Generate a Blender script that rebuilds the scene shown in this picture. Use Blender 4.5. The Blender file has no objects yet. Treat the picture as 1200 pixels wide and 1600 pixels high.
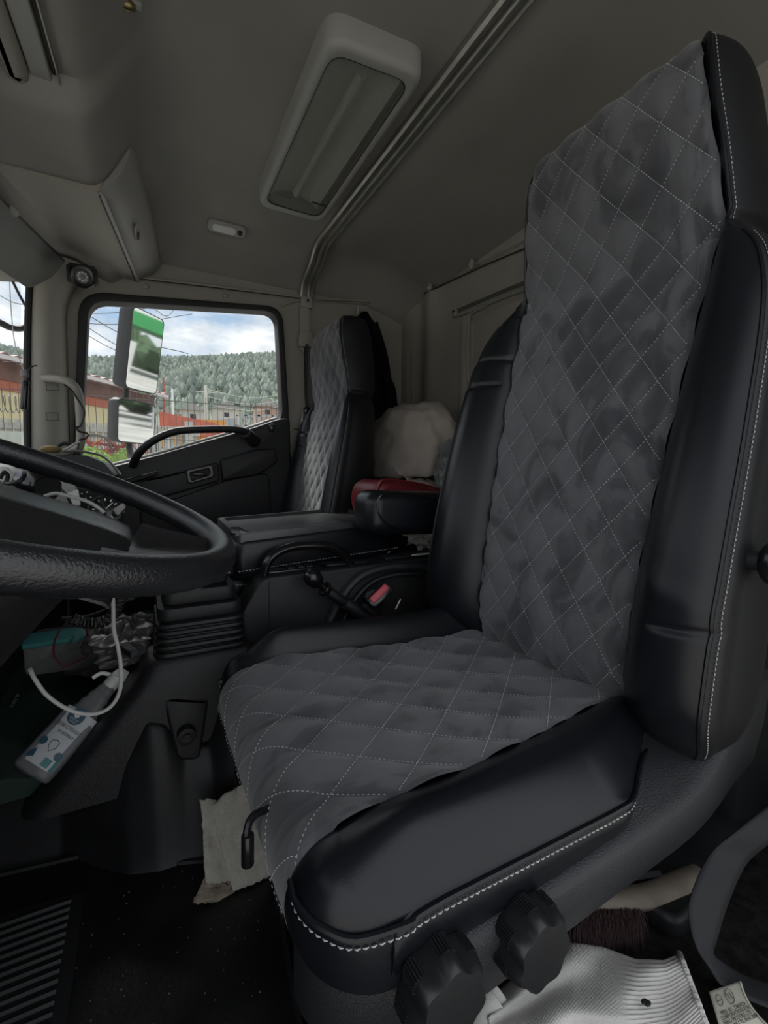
import bpy, bmesh, math, random
import numpy as np
from mathutils import Vector, Matrix, noise
random.seed(7); rng = np.random.default_rng(7)
PI = math.pi
SC = bpy.context.scene
COL = SC.collection
# ------------------------------------------------------------------ camera, world, light, exposure
CAMH, FPX, YAW, PITCH, ROLL = 0.74, 700.0, 28.2, -5.1, 0.4
_y, _p, _r = map(math.radians, (YAW, PITCH, ROLL))
cF = Vector((math.sin(_y)*math.cos(_p), math.cos(_y)*math.cos(_p), math.sin(_p)))
_R = Vector((math.cos(_y), -math.sin(_y), 0)); _U = _R.cross(cF)
cR = _R*math.cos(_r) + _U*math.sin(_r); cU = -_R*math.sin(_r) + _U*math.cos(_r)
cC = Vector((0, 0, CAMH))
cd = bpy.data.cameras.new('camera'); cam = bpy.data.objects.new('camera', cd); COL.objects.link(cam)
cam.matrix_world = Matrix(((cR.x, cU.x, -cF.x, cC.x), (cR.y, cU.y, -cF.y, cC.y), (cR.z, cU.z, -cF.z, cC.z), (0, 0, 0, 1)))
cd.sensor_fit = 'VERTICAL'; cd.sensor_height = 36.0; cd.lens = 36.0*FPX/1600.0
cd.clip_start = 0.02; cd.clip_end = 3000
SC.camera = cam
SC.view_settings.view_transform = 'Standard'; SC.view_settings.look = 'None'
SC.view_settings.gamma = 1; SC.view_settings.use_curve_mapping = False
SC.view_settings.exposure = 0.95

W = bpy.data.worlds.new('sky'); SC.world = W; W.use_nodes = True
nt = W.node_tree; N = nt.nodes; N.clear(); K = nt.links
out = N.new('ShaderNodeOutputWorld'); bg = N.new('ShaderNodeBackground'); K.new(bg.outputs[0], out.inputs[0])
tc = N.new('ShaderNodeTexCoord'); mp = N.new('ShaderNodeMapping'); mp.inputs['Scale'].default_value = (2.2, 2.2, 6.5)
mp.inputs['Location'].default_value = (0.35, 0.2, 0.1)
K.new(tc.outputs['Generated'], mp.inputs[0])
nz = N.new('ShaderNodeTexNoise'); nz.inputs['Scale'].default_value = 1.3; nz.inputs['Detail'].default_value = 9; nz.inputs['Roughness'].default_value = .58
K.new(mp.outputs[0], nz.inputs[0])
rp = N.new('ShaderNodeValToRGB'); K.new(nz.outputs[0], rp.inputs[0])
cr = rp.color_ramp; cr.elements[0].position = .36; cr.elements[0].color = (.36, .50, .68, 1)
cr.elements[1].position = .47; cr.elements[1].color = (.68, .725, .78, 1)
e = cr.elements.new(.53); e.color = (.93, .94, .95, 1); e = cr.elements.new(.62); e.color = (.72, .745, .78, 1); e = cr.elements.new(.75); e.color = (.95, .95, .96, 1)
K.new(rp.outputs[0], bg.inputs[0]); bg.inputs[1].default_value = 0.74

def sun():
    l = bpy.data.lights.new('sun', 'SUN'); l.energy = 4.0; l.angle = math.radians(25); l.color = (1, .97, .92)
    o = bpy.data.objects.new('sun', l); COL.objects.link(o); o.rotation_euler = (math.radians(38), 0, math.radians(200))
sun()

# ------------------------------------------------------------------ helpers
def at(u, v, X=None, Y=None, Z=None):
    d = cF + cR*((u-600)/FPX) + cU*((800-v)/FPX)
    t = (X-cC.x)/d.x if X is not None else (Y-cC.y)/d.y if Y is not None else (Z-cC.z)/d.z
    return cC + d*t

def mat(name, col, rough=.5, metal=0, bump=0, bscale=300, btype='noise', var=0, vscale=6, vcol=None, spec=.5, sheen=0,
        coat=0, emit=None, fine=0, dirt=None, vdetail=4, vthr=None):
    m = bpy.data.materials.new(name); m.use_nodes = True
    t = m.node_tree; n = t.nodes; l = t.links; b = n['Principled BSDF']
    b.inputs['Base Color'].default_value = (*col, 1); b.inputs['Roughness'].default_value = rough; b.inputs['Metallic'].default_value = metal
    b.inputs['Specular IOR Level'].default_value = spec
    if sheen: b.inputs['Sheen Weight'].default_value = sheen; b.inputs['Sheen Roughness'].default_value = .5
    if coat: b.inputs['Coat Weight'].default_value = coat
    if emit: b.inputs['Emission Color'].default_value = (*emit, 1); b.inputs['Emission Strength'].default_value = 1
    c = n.new('ShaderNodeTexCoord')
    last = None
    if var or vcol:
        q = n.new('ShaderNodeTexNoise'); q.inputs['Scale'].default_value = vscale; q.inputs['Detail'].default_value = vdetail
        l.new(c.outputs['Object'], q.inputs[0])
        r = n.new('ShaderNodeValToRGB'); l.new(q.outputs[0], r.inputs[0])
        a, z = vthr if vthr else (.35, .65)
        r.color_ramp.elements[0].position = a; r.color_ramp.elements[1].position = z
        lo = tuple(x*(1-var) for x in col); hi = vcol if vcol else tuple(min(1, x*(1+var)) for x in col)
        r.color_ramp.elements[0].color = (*lo, 1); r.color_ramp.elements[1].color = (*hi, 1)
        last = r.outputs[0]
    if fine:
        q = n.new('ShaderNodeTexNoise'); q.inputs['Scale'].default_value = bscale*1.3; q.inputs['Detail'].default_value = 2
        l.new(c.outputs['Object'], q.inputs[0])
        r = n.new('ShaderNodeMapRange'); r.inputs[1].default_value = .3; r.inputs[2].default_value = .7
        r.inputs[3].default_value = 1-fine; r.inputs[4].default_value = 1+fine; l.new(q.outputs[0], r.inputs[0])
        mx = n.new('ShaderNodeVectorMath'); mx.operation = 'SCALE'
        if last: l.new(last, mx.inputs[0])
        else: mx.inputs[0].default_value = col
        l.new(r.outputs[0], mx.inputs['Scale']); last = mx.outputs[0]
    if last: l.new(last, b.inputs['Base Color'])
    if bump:
        if btype == 'voronoi':
            q = n.new('ShaderNodeTexVoronoi'); q.inputs['Scale'].default_value = bscale; o_ = q.outputs['Distance']
        elif btype == 'wave':
            q = n.new('ShaderNodeTexWave'); q.inputs['Scale'].default_value = bscale; o_ = q.outputs['Color']
        else:
            q = n.new('ShaderNodeTexNoise'); q.inputs['Scale'].default_value = bscale; q.inputs['Detail'].default_value = 3; o_ = q.outputs[0]
        l.new(c.outputs['Object'], q.inputs[0])
        u = n.new('ShaderNodeBump'); u.inputs['Strength'].default_value = bump; u.inputs['Distance'].default_value = .002
        l.new(o_, u.inputs['Height']); l.new(u.outputs[0], b.inputs['Normal'])
    return m

def glass(name, tint=(1, 1, 1), refl=.08, rough=.02, cloud=0):
    m = bpy.data.materials.new(name); m.use_nodes = True; t = m.node_tree; n = t.nodes; l = t.links; n.clear()
    o = n.new('ShaderNodeOutputMaterial'); mx = n.new('ShaderNodeMixShader'); tr = n.new('ShaderNodeBsdfTransparent'); tr.inputs[0].default_value = (*tint, 1)
    g = n.new('ShaderNodeBsdfPrincipled'); g.inputs['Base Color'].default_value = (.35, .35, .35, 1); g.inputs['Roughness'].default_value = rough
    if cloud:
        q = n.new('ShaderNodeTexNoise'); q.inputs['Scale'].default_value = 9; q.inputs['Detail'].default_value = 8
        c = n.new('ShaderNodeTexCoord'); l.new(c.outputs['Object'], q.inputs[0])
        r = n.new('ShaderNodeMapRange'); r.inputs[1].default_value = .35; r.inputs[2].default_value = .8; r.inputs[3].default_value = refl; r.inputs[4].default_value = refl+cloud
        l.new(q.outputs[0], r.inputs[0]); l.new(r.outputs[0], mx.inputs[0])
    else:
        mx.inputs[0].default_value = refl
    l.new(tr.outputs[0], mx.inputs[1]); l.new(g.outputs[0], mx.inputs[2]); l.new(mx.outputs[0], o.inputs[0])
    return m

M = {}
M['leather'] = mat('black_leather', (.0075, .0085, .0115), .33, bump=.07, bscale=900, btype='voronoi', var=.12, vscale=3, spec=.40)
M['leather2'] = mat('black_leather_matte', (.008, .0085, .010), .50, bump=.15, bscale=700, btype='voronoi', spec=.4)
M['thread'] = mat('grey_thread', (.48, .49, .51), .7)
M['headliner'] = mat('beige_headliner', (.265, .258, .235), .72, bump=.12, bscale=900, var=.07, vscale=3.5, spec=.25)
M['beige'] = mat('beige_plastic', (.315, .30, .26), .55, bump=.1, bscale=700, var=.05, vscale=5, spec=.35)
M['greytrim'] = mat('warm_grey_plastic', (.32, .32, .30), .5, bump=.08, bscale=700, spec=.4)
M['plastic'] = mat('black_grained_plastic', (.013, .0135, .0155), .46, bump=.28, bscale=650, btype='voronoi', var=.2, vscale=6, spec=.5)
M['plasticg'] = mat('dark_grey_plastic', (.022, .023, .026), .45, bump=.3, bscale=600, btype='voronoi', var=.12, vscale=8, spec=.45)
M['gloss'] = mat('gloss_black', (.008, .008, .009), .22, spec=.6)
M['wheel'] = mat('steering_leather', (.013, .0135, .0155), .26, bump=.42, bscale=430, btype='noise', spec=.65)
M['rubber'] = mat('black_rubber', (.013, .0135, .015), .5, bump=.15, bscale=400, var=.3, vscale=9, spec=.4)
M['floor'] = mat('dirty_rubber_mat', (.013, .0133, .014), .38, bump=.35, bscale=120, var=.35, vscale=10, vcol=(.022, .022, .022), spec=.45, vdetail=8, vthr=(.45, .75))
M['carpet'] = mat('dark_carpet', (.014, .013, .012), .95, bump=.8, bscale=700, var=.5, vscale=60, spec=.1, fine=.6)
M['metal'] = mat('dull_aluminium', (.42, .42, .38), .38, metal=.85, var=.1, vscale=20)
M['steel'] = mat('steel', (.5, .5, .5), .3, metal=1)
M['seal'] = mat('black_rubber_seal', (.012, .012, .013), .6)
M['cream'] = mat('white_plastic', (.62, .62, .6), .4)
M['white'] = mat('white_paint', (.8, .8, .8), .5)
M['cloth'] = mat('beige_cotton', (.42, .375, .33), .9, bump=.2, bscale=900, var=.08, vscale=8, spec=.1)
M['wcloth'] = mat('white_cotton', (.6, .58, .54), .9, bump=.3, bscale=500, spec=.1)
M['black_cloth'] = mat('black_cloth', (.006, .006, .0065), .9, bump=.3, bscale=500, spec=.1)
M['red'] = mat('dark_red_leather', (.17, .012, .018), .4, bump=.1, bscale=400)
M['redbtn'] = mat('red_plastic', (.55, .07, .09), .4)
M['web'] = mat('belt_webbing', (.022, .023, .026), .6, bump=.3, bscale=900, spec=.3)
M['cable'] = mat('white_cable', (.42, .42, .41), .5)
M['darkwire'] = mat('dark_wire', (.015, .015, .016), .5)
M['mirror'] = mat('mirror_glass', (.82, .84, .84), .03, metal=1)
M['glass'] = glass('window_glass', (.97, .98, .98), .05, .05, .10)
M['clear'] = glass('clear_plastic', (.88, .89, .90), .28, .06, .40)

def suede():
    m = mat('grey_suede', (.098, .100, .108), .88, bump=.35, bscale=1500, spec=.15, sheen=.35, fine=.22)
    t = m.node_tree; n = t.nodes; l = t.links; b = n['Principled BSDF']
    c = n.new('ShaderNodeTexCoord')
    mp_ = n.new('ShaderNodeMapping'); mp_.inputs['Scale'].default_value = (1, 1.3, .8); mp_.inputs['Rotation'].default_value = (.4, .3, .5)
    l.new(c.outputs['Object'], mp_.inputs[0])
    q = n.new('ShaderNodeTexNoise'); q.inputs['Scale'].default_value = 8; q.inputs['Detail'].default_value = 7; q.inputs['Roughness'].default_value = .55; q.inputs['Distortion'].default_value = 1.2
    l.new(mp_.outputs[0], q.inputs[0])
    r = n.new('ShaderNodeValToRGB'); l.new(q.outputs[0], r.inputs[0]); e_ = r.color_ramp.elements
    e_[0].position = .37; e_[0].color = (.58, .59, .61, 1); e_[1].position = .62; e_[1].color = (1.28, 1.28, 1.28, 1)
    x = e_.new(.455); x.color = (.82, .82, .83, 1); x = e_.new(.485); x.color = (1.08, 1.08, 1.08, 1)
    old = b.inputs['Base Color'].links[0].from_socket
    mx = n.new('ShaderNodeMix'); mx.data_type = 'RGBA'; mx.blend_type = 'MULTIPLY'; mx.inputs[0].default_value = 1
    l.new(old, mx.inputs[6]); l.new(r.outputs[0], mx.inputs[7]); l.new(mx.outputs[2], b.inputs['Base Color'])
    return m
M['suede'] = suede()

def link(o, parent=None):
    COL.objects.link(o)
    if parent is not None:
        o.parent = parent
        o.matrix_parent_inverse = (Matrix.Translation(parent.location) if parent.type == 'EMPTY' else Matrix.Identity(4)).inverted()
def tag(o, label=None, cat=None, group=None, kind=None):
    if label: o['label'] = label
    if cat: o['category'] = cat
    if group: o['group'] = group
    if kind: o['kind'] = kind
    return o
def thing(name, label, cat, loc=(0, 0, 0), group=None):
    o = bpy.data.objects.new(name, None); COL.objects.link(o); o.location = loc; o.empty_display_size = .05
    return tag(o, label, cat, group)
def ob(name, V, F, m, parent=None, smooth=True, sharp=35):
    me = bpy.data.meshes.new(name); me.from_pydata([tuple(v) for v in V], [], F); me.update()
    bm = bmesh.new(); bm.from_mesh(me); bmesh.ops.recalc_face_normals(bm, faces=bm.faces); bm.to_mesh(me); bm.free()
    if smooth:
        me.polygons.foreach_set('use_smooth', [True]*len(me.polygons))
        me.set_sharp_from_angle(angle=math.radians(sharp))
    me.materials.append(m)
    o = bpy.data.objects.new(name, me); link(o, parent)
    return o
def dup(root, dv):
    r = root.copy(); COL.objects.link(r); r.location = Vector(root.location) + Vector(dv)
    for ch in list(root.children):
        c = ch.copy(); COL.objects.link(c); mi = ch.matrix_parent_inverse.copy(); c.parent = r; c.matrix_parent_inverse = mi
        for g in list(ch.children):
            d = g.copy(); COL.objects.link(d); mi = g.matrix_parent_inverse.copy(); d.parent = c; d.matrix_parent_inverse = mi
    return r

def frames(pts, closed=False):
    P = [Vector(p) for p in pts]; n = len(P); T = []
    for i in range(n):
        a = P[(i-1) % n] if (closed or i > 0) else P[i]; b = P[(i+1) % n] if (closed or i < n-1) else P[i]
        T.append((b-a).normalized() if (b-a).length > 1e-9 else Vector((0, 0, 1)))
    up = Vector((0, 0, 1)) if abs(T[0].z) < .9 else Vector((1, 0, 0))
    x = T[0].cross(up).normalized(); X = [x]
    for i in range(1, n):
        x = X[-1]; x = (x - T[i]*x.dot(T[i])); x = x.normalized() if x.length > 1e-6 else X[-1]; X.append(x)
    return P, T, X
def spline(pts, n=8, closed=False):
    P = [np.array(p, float) for p in pts]; o = []; L = len(P)
    R = range(L if closed else L-1)
    for i in R:
        p0 = P[(i-1) % L] if (closed or i > 0) else 2*P[0]-P[1]; p1 = P[i]; p2 = P[(i+1) % L]; p3 = P[(i+2) % L] if (closed or i < L-2) else 2*P[-1]-P[-2]
        for k in range(n):
            t = k/n; o.append(.5*((2*p1)+(-p0+p2)*t+(2*p0-5*p1+4*p2-p3)*t*t+(-p0+3*p1-3*p2+p3)*t**3))
    if not closed: o.append(P[-1])
    return o

class MB:
    def __init__(s): s.V = []; s.F = []
    def add(s, V, F):
        b = len(s.V); s.V += [Vector(v) for v in V]; s.F += [tuple(i+b for i in f) for f in F]; return s
    def bm(s, bm):
        bm.verts.index_update(); s.add([v.co.copy() for v in bm.verts], [tuple(v.index for v in f.verts) for f in bm.faces]); bm.free(); return s
    def box(s, c, size, r=0, rot=None, seg=2):
        bm = bmesh.new(); bmesh.ops.create_cube(bm, size=1); bmesh.ops.scale(bm, vec=Vector(size), verts=bm.verts)
        if r: bmesh.ops.bevel(bm, geom=list(bm.edges), offset=min(r, min(size)*.49), segments=seg, profile=.5, affect='EDGES')
        if rot is not None: bmesh.ops.transform(bm, matrix=rot.to_4x4(), verts=bm.verts)
        bmesh.ops.translate(bm, vec=Vector(c), verts=bm.verts); return s.bm(bm)
    def tube(s, pts, r, n=10, closed=False, cap=True, flat=None):
        P, T, X = frames(pts, closed); b = len(s.V); L = len(P)
        for i in range(L):
            Yv = T[i].cross(X[i]); rr = r[i] if hasattr(r, '__len__') else r
            f = flat or (1, 1)
            for k in range(n):
                a = 2*PI*k/n; s.V.append(P[i]+X[i]*(rr*math.cos(a)*f[0])+Yv*(rr*math.sin(a)*f[1]))
        for i in range(L if closed else L-1):
            for k in range(n):
                j = (i+1) % L; s.F.append((b+i*n+k, b+i*n+(k+1) % n, b+j*n+(k+1) % n, b+j*n+k))
        if cap and not closed:
            s.F.append(tuple(b+k for k in range(n))[::-1]); s.F.append(tuple(b+(L-1)*n+k for k in range(n)))
        return s
    def loft(s, rings, cap=True, closed=False):
        b = len(s.V); n = len(rings[0]); L = len(rings)
        for R in rings: s.V += [Vector(p) for p in R]
        for i in range(L if closed else L-1):
            for k in range(n):
                j = (i+1) % L; s.F.append((b+i*n+k, b+i*n+(k+1) % n, b+j*n+(k+1) % n, b+j*n+k))
        if cap and not closed:
            s.F.append(tuple(b+k for k in range(n))[::-1]); s.F.append(tuple(b+(L-1)*n+k for k in range(n)))
        return s
    def grid(s, G):
        G = np.asarray(G); a, c = G.shape[:2]; b = len(s.V); s.V += [Vector(p) for p in G.reshape(-1, 3)]
        s.F += [(b+i*c+j, b+i*c+j+1, b+(i+1)*c+j+1, b+(i+1)*c+j) for i in range(a-1) for j in range(c-1)]; return s
    def prism(s, poly, fn, d0, d1, bev=0, holes=()):
        """outline poly (2D list) at depth d0..d1; fn(a,b,d)->3D ; holes list of outlines"""
        loops = [poly]+list(holes)
        bm = bmesh.new(); es = []
        for lp in loops:
            vs = [bm.verts.new((p[0], p[1], 0)) for p in lp]; es += [bm.edges.new((vs[i], vs[(i+1) % len(vs)])) for i in range(len(vs))]
        bmesh.ops.triangle_fill(bm, use_beauty=True, use_dissolve=False, edges=es)
        bmesh.ops.dissolve_limit(bm, angle_limit=.001, verts=bm.verts, edges=bm.edges) if not holes else None
        r = bmesh.ops.extrude_face_region(bm, geom=list(bm.faces)); nv = [g for g in r['geom'] if isinstance(g, bmesh.types.BMVert)]
        for v in nv: v.co.z = 1
        top = set(nv)
        if bev:
            ed = [e_ for e_ in bm.edges if len(e_.link_faces) == 2 and (e_.verts[0] in top) == (e_.verts[1] in top) and abs(e_.link_faces[0].normal.z) != abs(e_.link_faces[1].normal.z)]
            bm.normal_update()
            ed = [e_ for e_ in bm.edges if len(e_.link_faces) == 2 and (abs(e_.link_faces[0].normal.z) > .9) != (abs(e_.link_faces[1].normal.z) > .9)]
            for v in bm.verts: v.co.z *= abs(d1-d0)
            bmesh.ops.bevel(bm, geom=ed, offset=bev, segments=3, profile=.5, affect='EDGES')
            for v in bm.verts: v.co.z /= abs(d1-d0)
        for v in bm.verts: v.co = Vector(fn(v.co.x, v.co.y, d0+(d1-d0)*v.co.z))
        return s.bm(bm)
    def ball(s, c, r, seg=16, rot=None):
        bm = bmesh.new(); bmesh.ops.create_uvsphere(bm, u_segments=seg, v_segments=max(6, seg//2), radius=1)
        bmesh.ops.scale(bm, vec=Vector(r if hasattr(r, '__len__') else (r, r, r)), verts=bm.verts)
        if rot is not None: bmesh.ops.transform(bm, matrix=rot.to_4x4(), verts=bm.verts)
        bmesh.ops.translate(bm, vec=Vector(c), verts=bm.verts); return s.bm(bm)
    def cyl(s, p0, p1, r0, r1=None, n=20, bev=0):
        p0 = Vector(p0); p1 = Vector(p1); r1 = r0 if r1 is None else r1
        if bev:
            d = (p1-p0).normalized(); return s.tube([p0, p0+d*bev*.3, p0+d*bev, p1-d*bev, p1-d*bev*.3, p1], [r0-bev, r0-bev*.3, r0, r1, r1-bev*.3, r1-bev], n)
        return s.tube([p0, p1], [r0, r1], n)
    def build(s, name, m, parent=None, smooth=True, sharp=35, label=None, cat=None, group=None, kind=None):
        return tag(ob(name, s.V, s.F, m, parent, smooth, sharp), label, cat, group, kind)

def S(t): t = np.clip(t, 0, 1); return t*t*(3-2*t)
def rrect(x0, y0, x1, y1, r, n=5):
    P = []
    for cx, cy, a in ((x1-r, y1-r, 0), (x0+r, y1-r, 90), (x0+r, y0+r, 180), (x1-r, y0+r, 270)):
        for k in range(n+1):
            t = math.radians(a+90*k/n); P.append((cx+r*math.cos(t), cy+r*math.sin(t)))
    return P
def roundpoly(pts, r, n=4):
    P = [Vector((p[0], p[1])) for p in pts]; o = []; L = len(P); R = r if hasattr(r, '__len__') else [r]*L
    for i in range(L):
        a, b, c = P[i-1], P[i], P[(i+1) % L]; d = min(R[i], (a-b).length*.48, (c-b).length*.48)
        s_ = b+(a-b).normalized()*d; e_ = b+(c-b).normalized()*d
        if d < 1e-5: o.append((b.x, b.y)); continue
        for k in range(n+1):
            t = k/n; q = s_*(1-t)**2+b*2*t*(1-t)+e_*t*t; o.append((q.x, q.y))
    return o
def dashes(P, Nn, dash=.0036, gap=.0022, w=.0011, h=.0007, wob=0):
    """thread dashes along a 3-D polyline with surface normals"""
    P = [Vector(p) for p in P]; Nn = [Vector(n_) for n_ in Nn]; mb = MB()
    L = [0]
    for i in range(1, len(P)): L.append(L[-1]+(P[i]-P[i-1]).length)
    def ev(s_):
        i = int(np.searchsorted(L, s_)); i = max(1, min(i, len(P)-1)); t = (s_-L[i-1])/max(1e-9, L[i]-L[i-1])
        return P[i-1].lerp(P[i], t), Nn[i-1].lerp(Nn[i], t).normalized()
    s_ = gap
    while s_+dash < L[-1]:
        a, na = ev(s_); b, nb = ev(s_+dash); d = (b-a).normalized() if (b-a).length > 0 else Vector((1, 0, 0)); x = d.cross(na).normalized()*w/2
        m_ = (a+b)/2+((na+nb)/2).normalized()*h*1.3
        mb.add([a-x*.6, a+x*.6, b+x*.6, b-x*.6, m_-x+0*na, m_+x], [(0, 1, 5, 4), (2, 3, 4, 5), (0, 4, 3), (1, 2, 5)])
        s_ += dash+gap
    return mb
def text(name, s_, size, org, rx, up, m, parent, ext=.0003, align='CENTER'):
    cu = bpy.data.curves.new(name, 'FONT'); cu.body = s_; cu.size = size; cu.extrude = ext; cu.align_x = align; cu.align_y = 'CENTER'; cu.resolution_u = 2
    t = bpy.data.objects.new(name+'_tmp', cu); COL.objects.link(t); dg = bpy.context.evaluated_depsgraph_get(); dg.update()
    me = bpy.data.meshes.new_from_object(t.evaluated_get(dg)); bpy.data.objects.remove(t)
    rx = Vector(rx).normalized(); up = Vector(up); up = (up-rx*up.dot(rx)).normalized(); nn = rx.cross(up)
    me.transform(Matrix(((rx.x, up.x, nn.x, org[0]), (rx.y, up.y, nn.y, org[1]), (rx.z, up.z, nn.z, org[2]), (0, 0, 0, 1))))
    me.materials.clear(); me.materials.append(m); me.name = name
    o = bpy.data.objects.new(name, me); link(o, parent); return o
def nrm3(G):
    """per-vertex normals of a grid"""
    a = np.gradient(G, axis=0); b = np.gradient(G, axis=1); n = np.cross(a, b); return n/np.maximum(np.linalg.norm(n, axis=2, keepdims=True), 1e-9)
def fbm(x, y, z=0, o=3): return noise.fractal(Vector((x, y, z)), .8, 2.0, o)
XZ = lambda a, b, d: (a, d, b)      # outline in X-Z, depth along Y
XY = lambda a, b, d: (a, b, d)
YZ = lambda a, b, d: (d, a, b)

# ================================================================== STRUCTURE
def struct(mb, name, m, label, **k): return mb.build(name, m, kind='structure', label=label, **k)
# ceiling
def ceil_z(x, y):
    zf = 1.508-.046*S((y-1.13)/.05)
    z = zf+(1.645-zf)*S((x+.095)/.15)
    z = z - .115*(np.clip((y-1.78)/.22, 0, 1)**2)*(S((x+.2)/.3))
    z = z - .075*(np.clip((x-.88)/.32, 0, 1)**1.6)
    z = z - .10*np.clip((.22-y)/.2, 0, 1)**2
    return z
xs = np.linspace(-.62, 1.21, 120); ys = np.linspace(.0, 2.01, 120)
Gx, Gy = np.meshgrid(xs, ys, indexing='ij')
Z = ceil_z(Gx, Gy)
mb = MB().grid(np.stack([Gx, Gy, Z], 2)); mb.grid(np.stack([Gx, Gy, Z+.06], 2))
struct(mb, 'ceiling', M['headliner'], 'grey-beige moulded headliner of the cab roof')
# rear wall with recessed panel and corner column
def rear_x(y, z):
    x = np.full_like(y, 1.2)
    ins = S((1.535-y)/.03)*S((1.385-z)/.03)*S((z-.92)/.05)           # window recess
    x = x + .022*ins
    rim = np.exp(-((y-1.55)/.012)**2)*S((1.40-z)/.03)*S((z-.9)/.05); x = x - .006*rim
    x = x - .035*S((y-1.86)/.10)                                     # moulded corner
    x = x - .02*np.exp(-((y-1.79)/.05)**2)
    seam = 1.57-.07*np.clip((1.66-y)/1.1, 0, 1)
    x = x + .010*np.exp(-((z-seam)/.0035)**2) - .05*np.clip((z-seam)/.1, 0, 1)
    return x
ys = np.linspace(.0, 2.02, 170); zs = np.concatenate([np.linspace(0, .85, 12), np.linspace(.86, 1.66, 230)])
Gy, Gz = np.meshgrid(ys, zs, indexing='ij'); Gx = rear_x(Gy, Gz)
mb = MB().grid(np.stack([Gx, Gy, Gz], 2)); mb.box((1.27, 1.0, .82), (.04, 2.1, 1.7))
wr = struct(mb, 'wall_rear', M['beige'], 'beige moulded rear wall of the cab behind the seats')
for (u, v) in ((737, 412), (672, 447)):
    p = at(u, v, X=1.165); k = MB(); k.ball((p.x, p.y, p.z), (.012, .012, .02), 14); k.ball((p.x-.006, p.y, p.z-.006), (.01, .007, .009), 12); k.build('trim_clip', M['beige'], wr)
ln = [at(u, v, X=1.186) for u, v in ((612, 477), (640, 470), (700, 441), (760, 413), (825, 386), (1000, 300), (1190, 206), (1300, 150))]
MB().tube([Vector((1.19+.004*i, p.y, p.z)) if False else p for i, p in enumerate(ln)], .0024, 6).build('panel_joint', M['seal'], wr)
q = [at(u, v, X=1.178) for u, v in ((632, 484), (641, 492), (645, 510), (645, 640))]; MB().tube(spline(q, 4), .005, 8).build('corner_bead', M['beige'], wr)
q = [at(u, v, X=1.194) for u, v in ((760, 478), (742, 486), (733, 500), (731, 560), (734, 620), (742, 655), (760, 668))]; MB().tube(spline(q, 5), .006, 8).build('recess_rim', M['beige'], wr)
# left (passenger) wall: header, B pillar, with opening for the door window
D0 = 2.0
win = [(-.205, .70), (-.185, 1.20), (-.175, 1.335), (.545, 1.425), (.562, 1.40), (.562, .30), (-.3, .30), (-.3, .70)]
inner = roundpoly([(-.23, .20), (-.20, .75), (-.175, 1.362), (.552, 1.443), (.578, .98), (.585, .20)], [0, .1, .09, .075, .2, 0], 6)
outer = [(-.62, .0), (-.62, .70), (-.345, .70), (-.315, 1.40), (-.62, 1.40), (-.62, 1.66), (1.22, 1.66), (1.22, .0)]
mb = MB(); mb.prism(outer, XZ, D0, D0+.05, holes=[inner])
wl = struct(mb, 'wall_left', M['beige'], 'beige passenger side wall with door opening and belt pillar', sharp=30)
# header ledge seam, b pillar moulding
hp = [at(u, v, Y=1.985) for u, v in ((215, 433), (350, 449), (470, 464), (480, 466), (560, 470), (612, 476))]
MB().tube(spline(hp, 4), .006, 8).build('header_ledge', M['beige'], wl)
MB().tube([Vector(p)+Vector((0, -.004, -.007)) for p in spline(hp, 4)], .0016, 6).build('header_joint', M['seal'], wl)
mb = MB()
bp = [at(u, v, Y=1.985) for u, v in ((440, 478), (470, 469), (560, 473), (600, 480), (625, 487), (632, 505), (633, 640))]
mb.tube(spline(bp, 4), .0045, 8); mb.build('pillar_ridge', M['beige'], wl)
MB().box((.655, 1.992, .93), (.10, .006, .003)).build('pillar_joint', M['seal'], wl)
for (u, v) in ((228, 448), (352, 462)):
    p = at(u, v, Y=1.995); MB().ball(p, (.011, .006, .010), 12).build('trim_clip', M['beige'], wl)
# door: inner skin, window frame, seal, glass
dr = bpy.data.objects.new('door_1', None); COL.objects.link(dr); dr.location = (.2, 2.0, .3); tag(dr, 'black inner door on the passenger side', kind='structure')
sill = [(-.205, .725), (-.10, .755), (.05, .80), (.25, .868), (.42, .925), (.50, .957), (.535, .968)]
dp = [(-.25, .20)]+[(-.25, .715)]+sill+[(.572, .968), (.58, .20)]
MB().prism(roundpoly(dp, .012, 3), XZ, 1.935, 2.02, bev=.01).build('door_panel', M['plastic'], dr)
sealin = roundpoly([(-.205, .715), (-.18, 1.0), (-.150, 1.348), (.532, 1.423), (.548, 1.0), (.535, .96)], [.01, .5, .065, .06, .3, .03], 8)
sealout = roundpoly([(-.235, .66), (-.205, 1.0), (-.178, 1.375), (.555, 1.447), (.578, 1.0), (.575, .90)], [.01, .5, .085, .075, .3, .02], 8)
MB().prism(sealout, XZ, 1.972, 2.04, bev=.004, holes=[sealin]).build('window_seal', M['seal'], dr)
# lit metal ledge along the sill
lg = [Vector((x, 2.012, z+.006)) for x, z in sill]
MB().tube(spline(lg, 4), .012, 8, flat=(1.0, .6)).build('window_ledge', M['greytrim'], dr)
gp = MB().prism(sealout, XZ, 2.028, 2.031); w1 = gp.build('window_1', M['glass'], kind='structure', label='side window glass of the passenger door')
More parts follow.
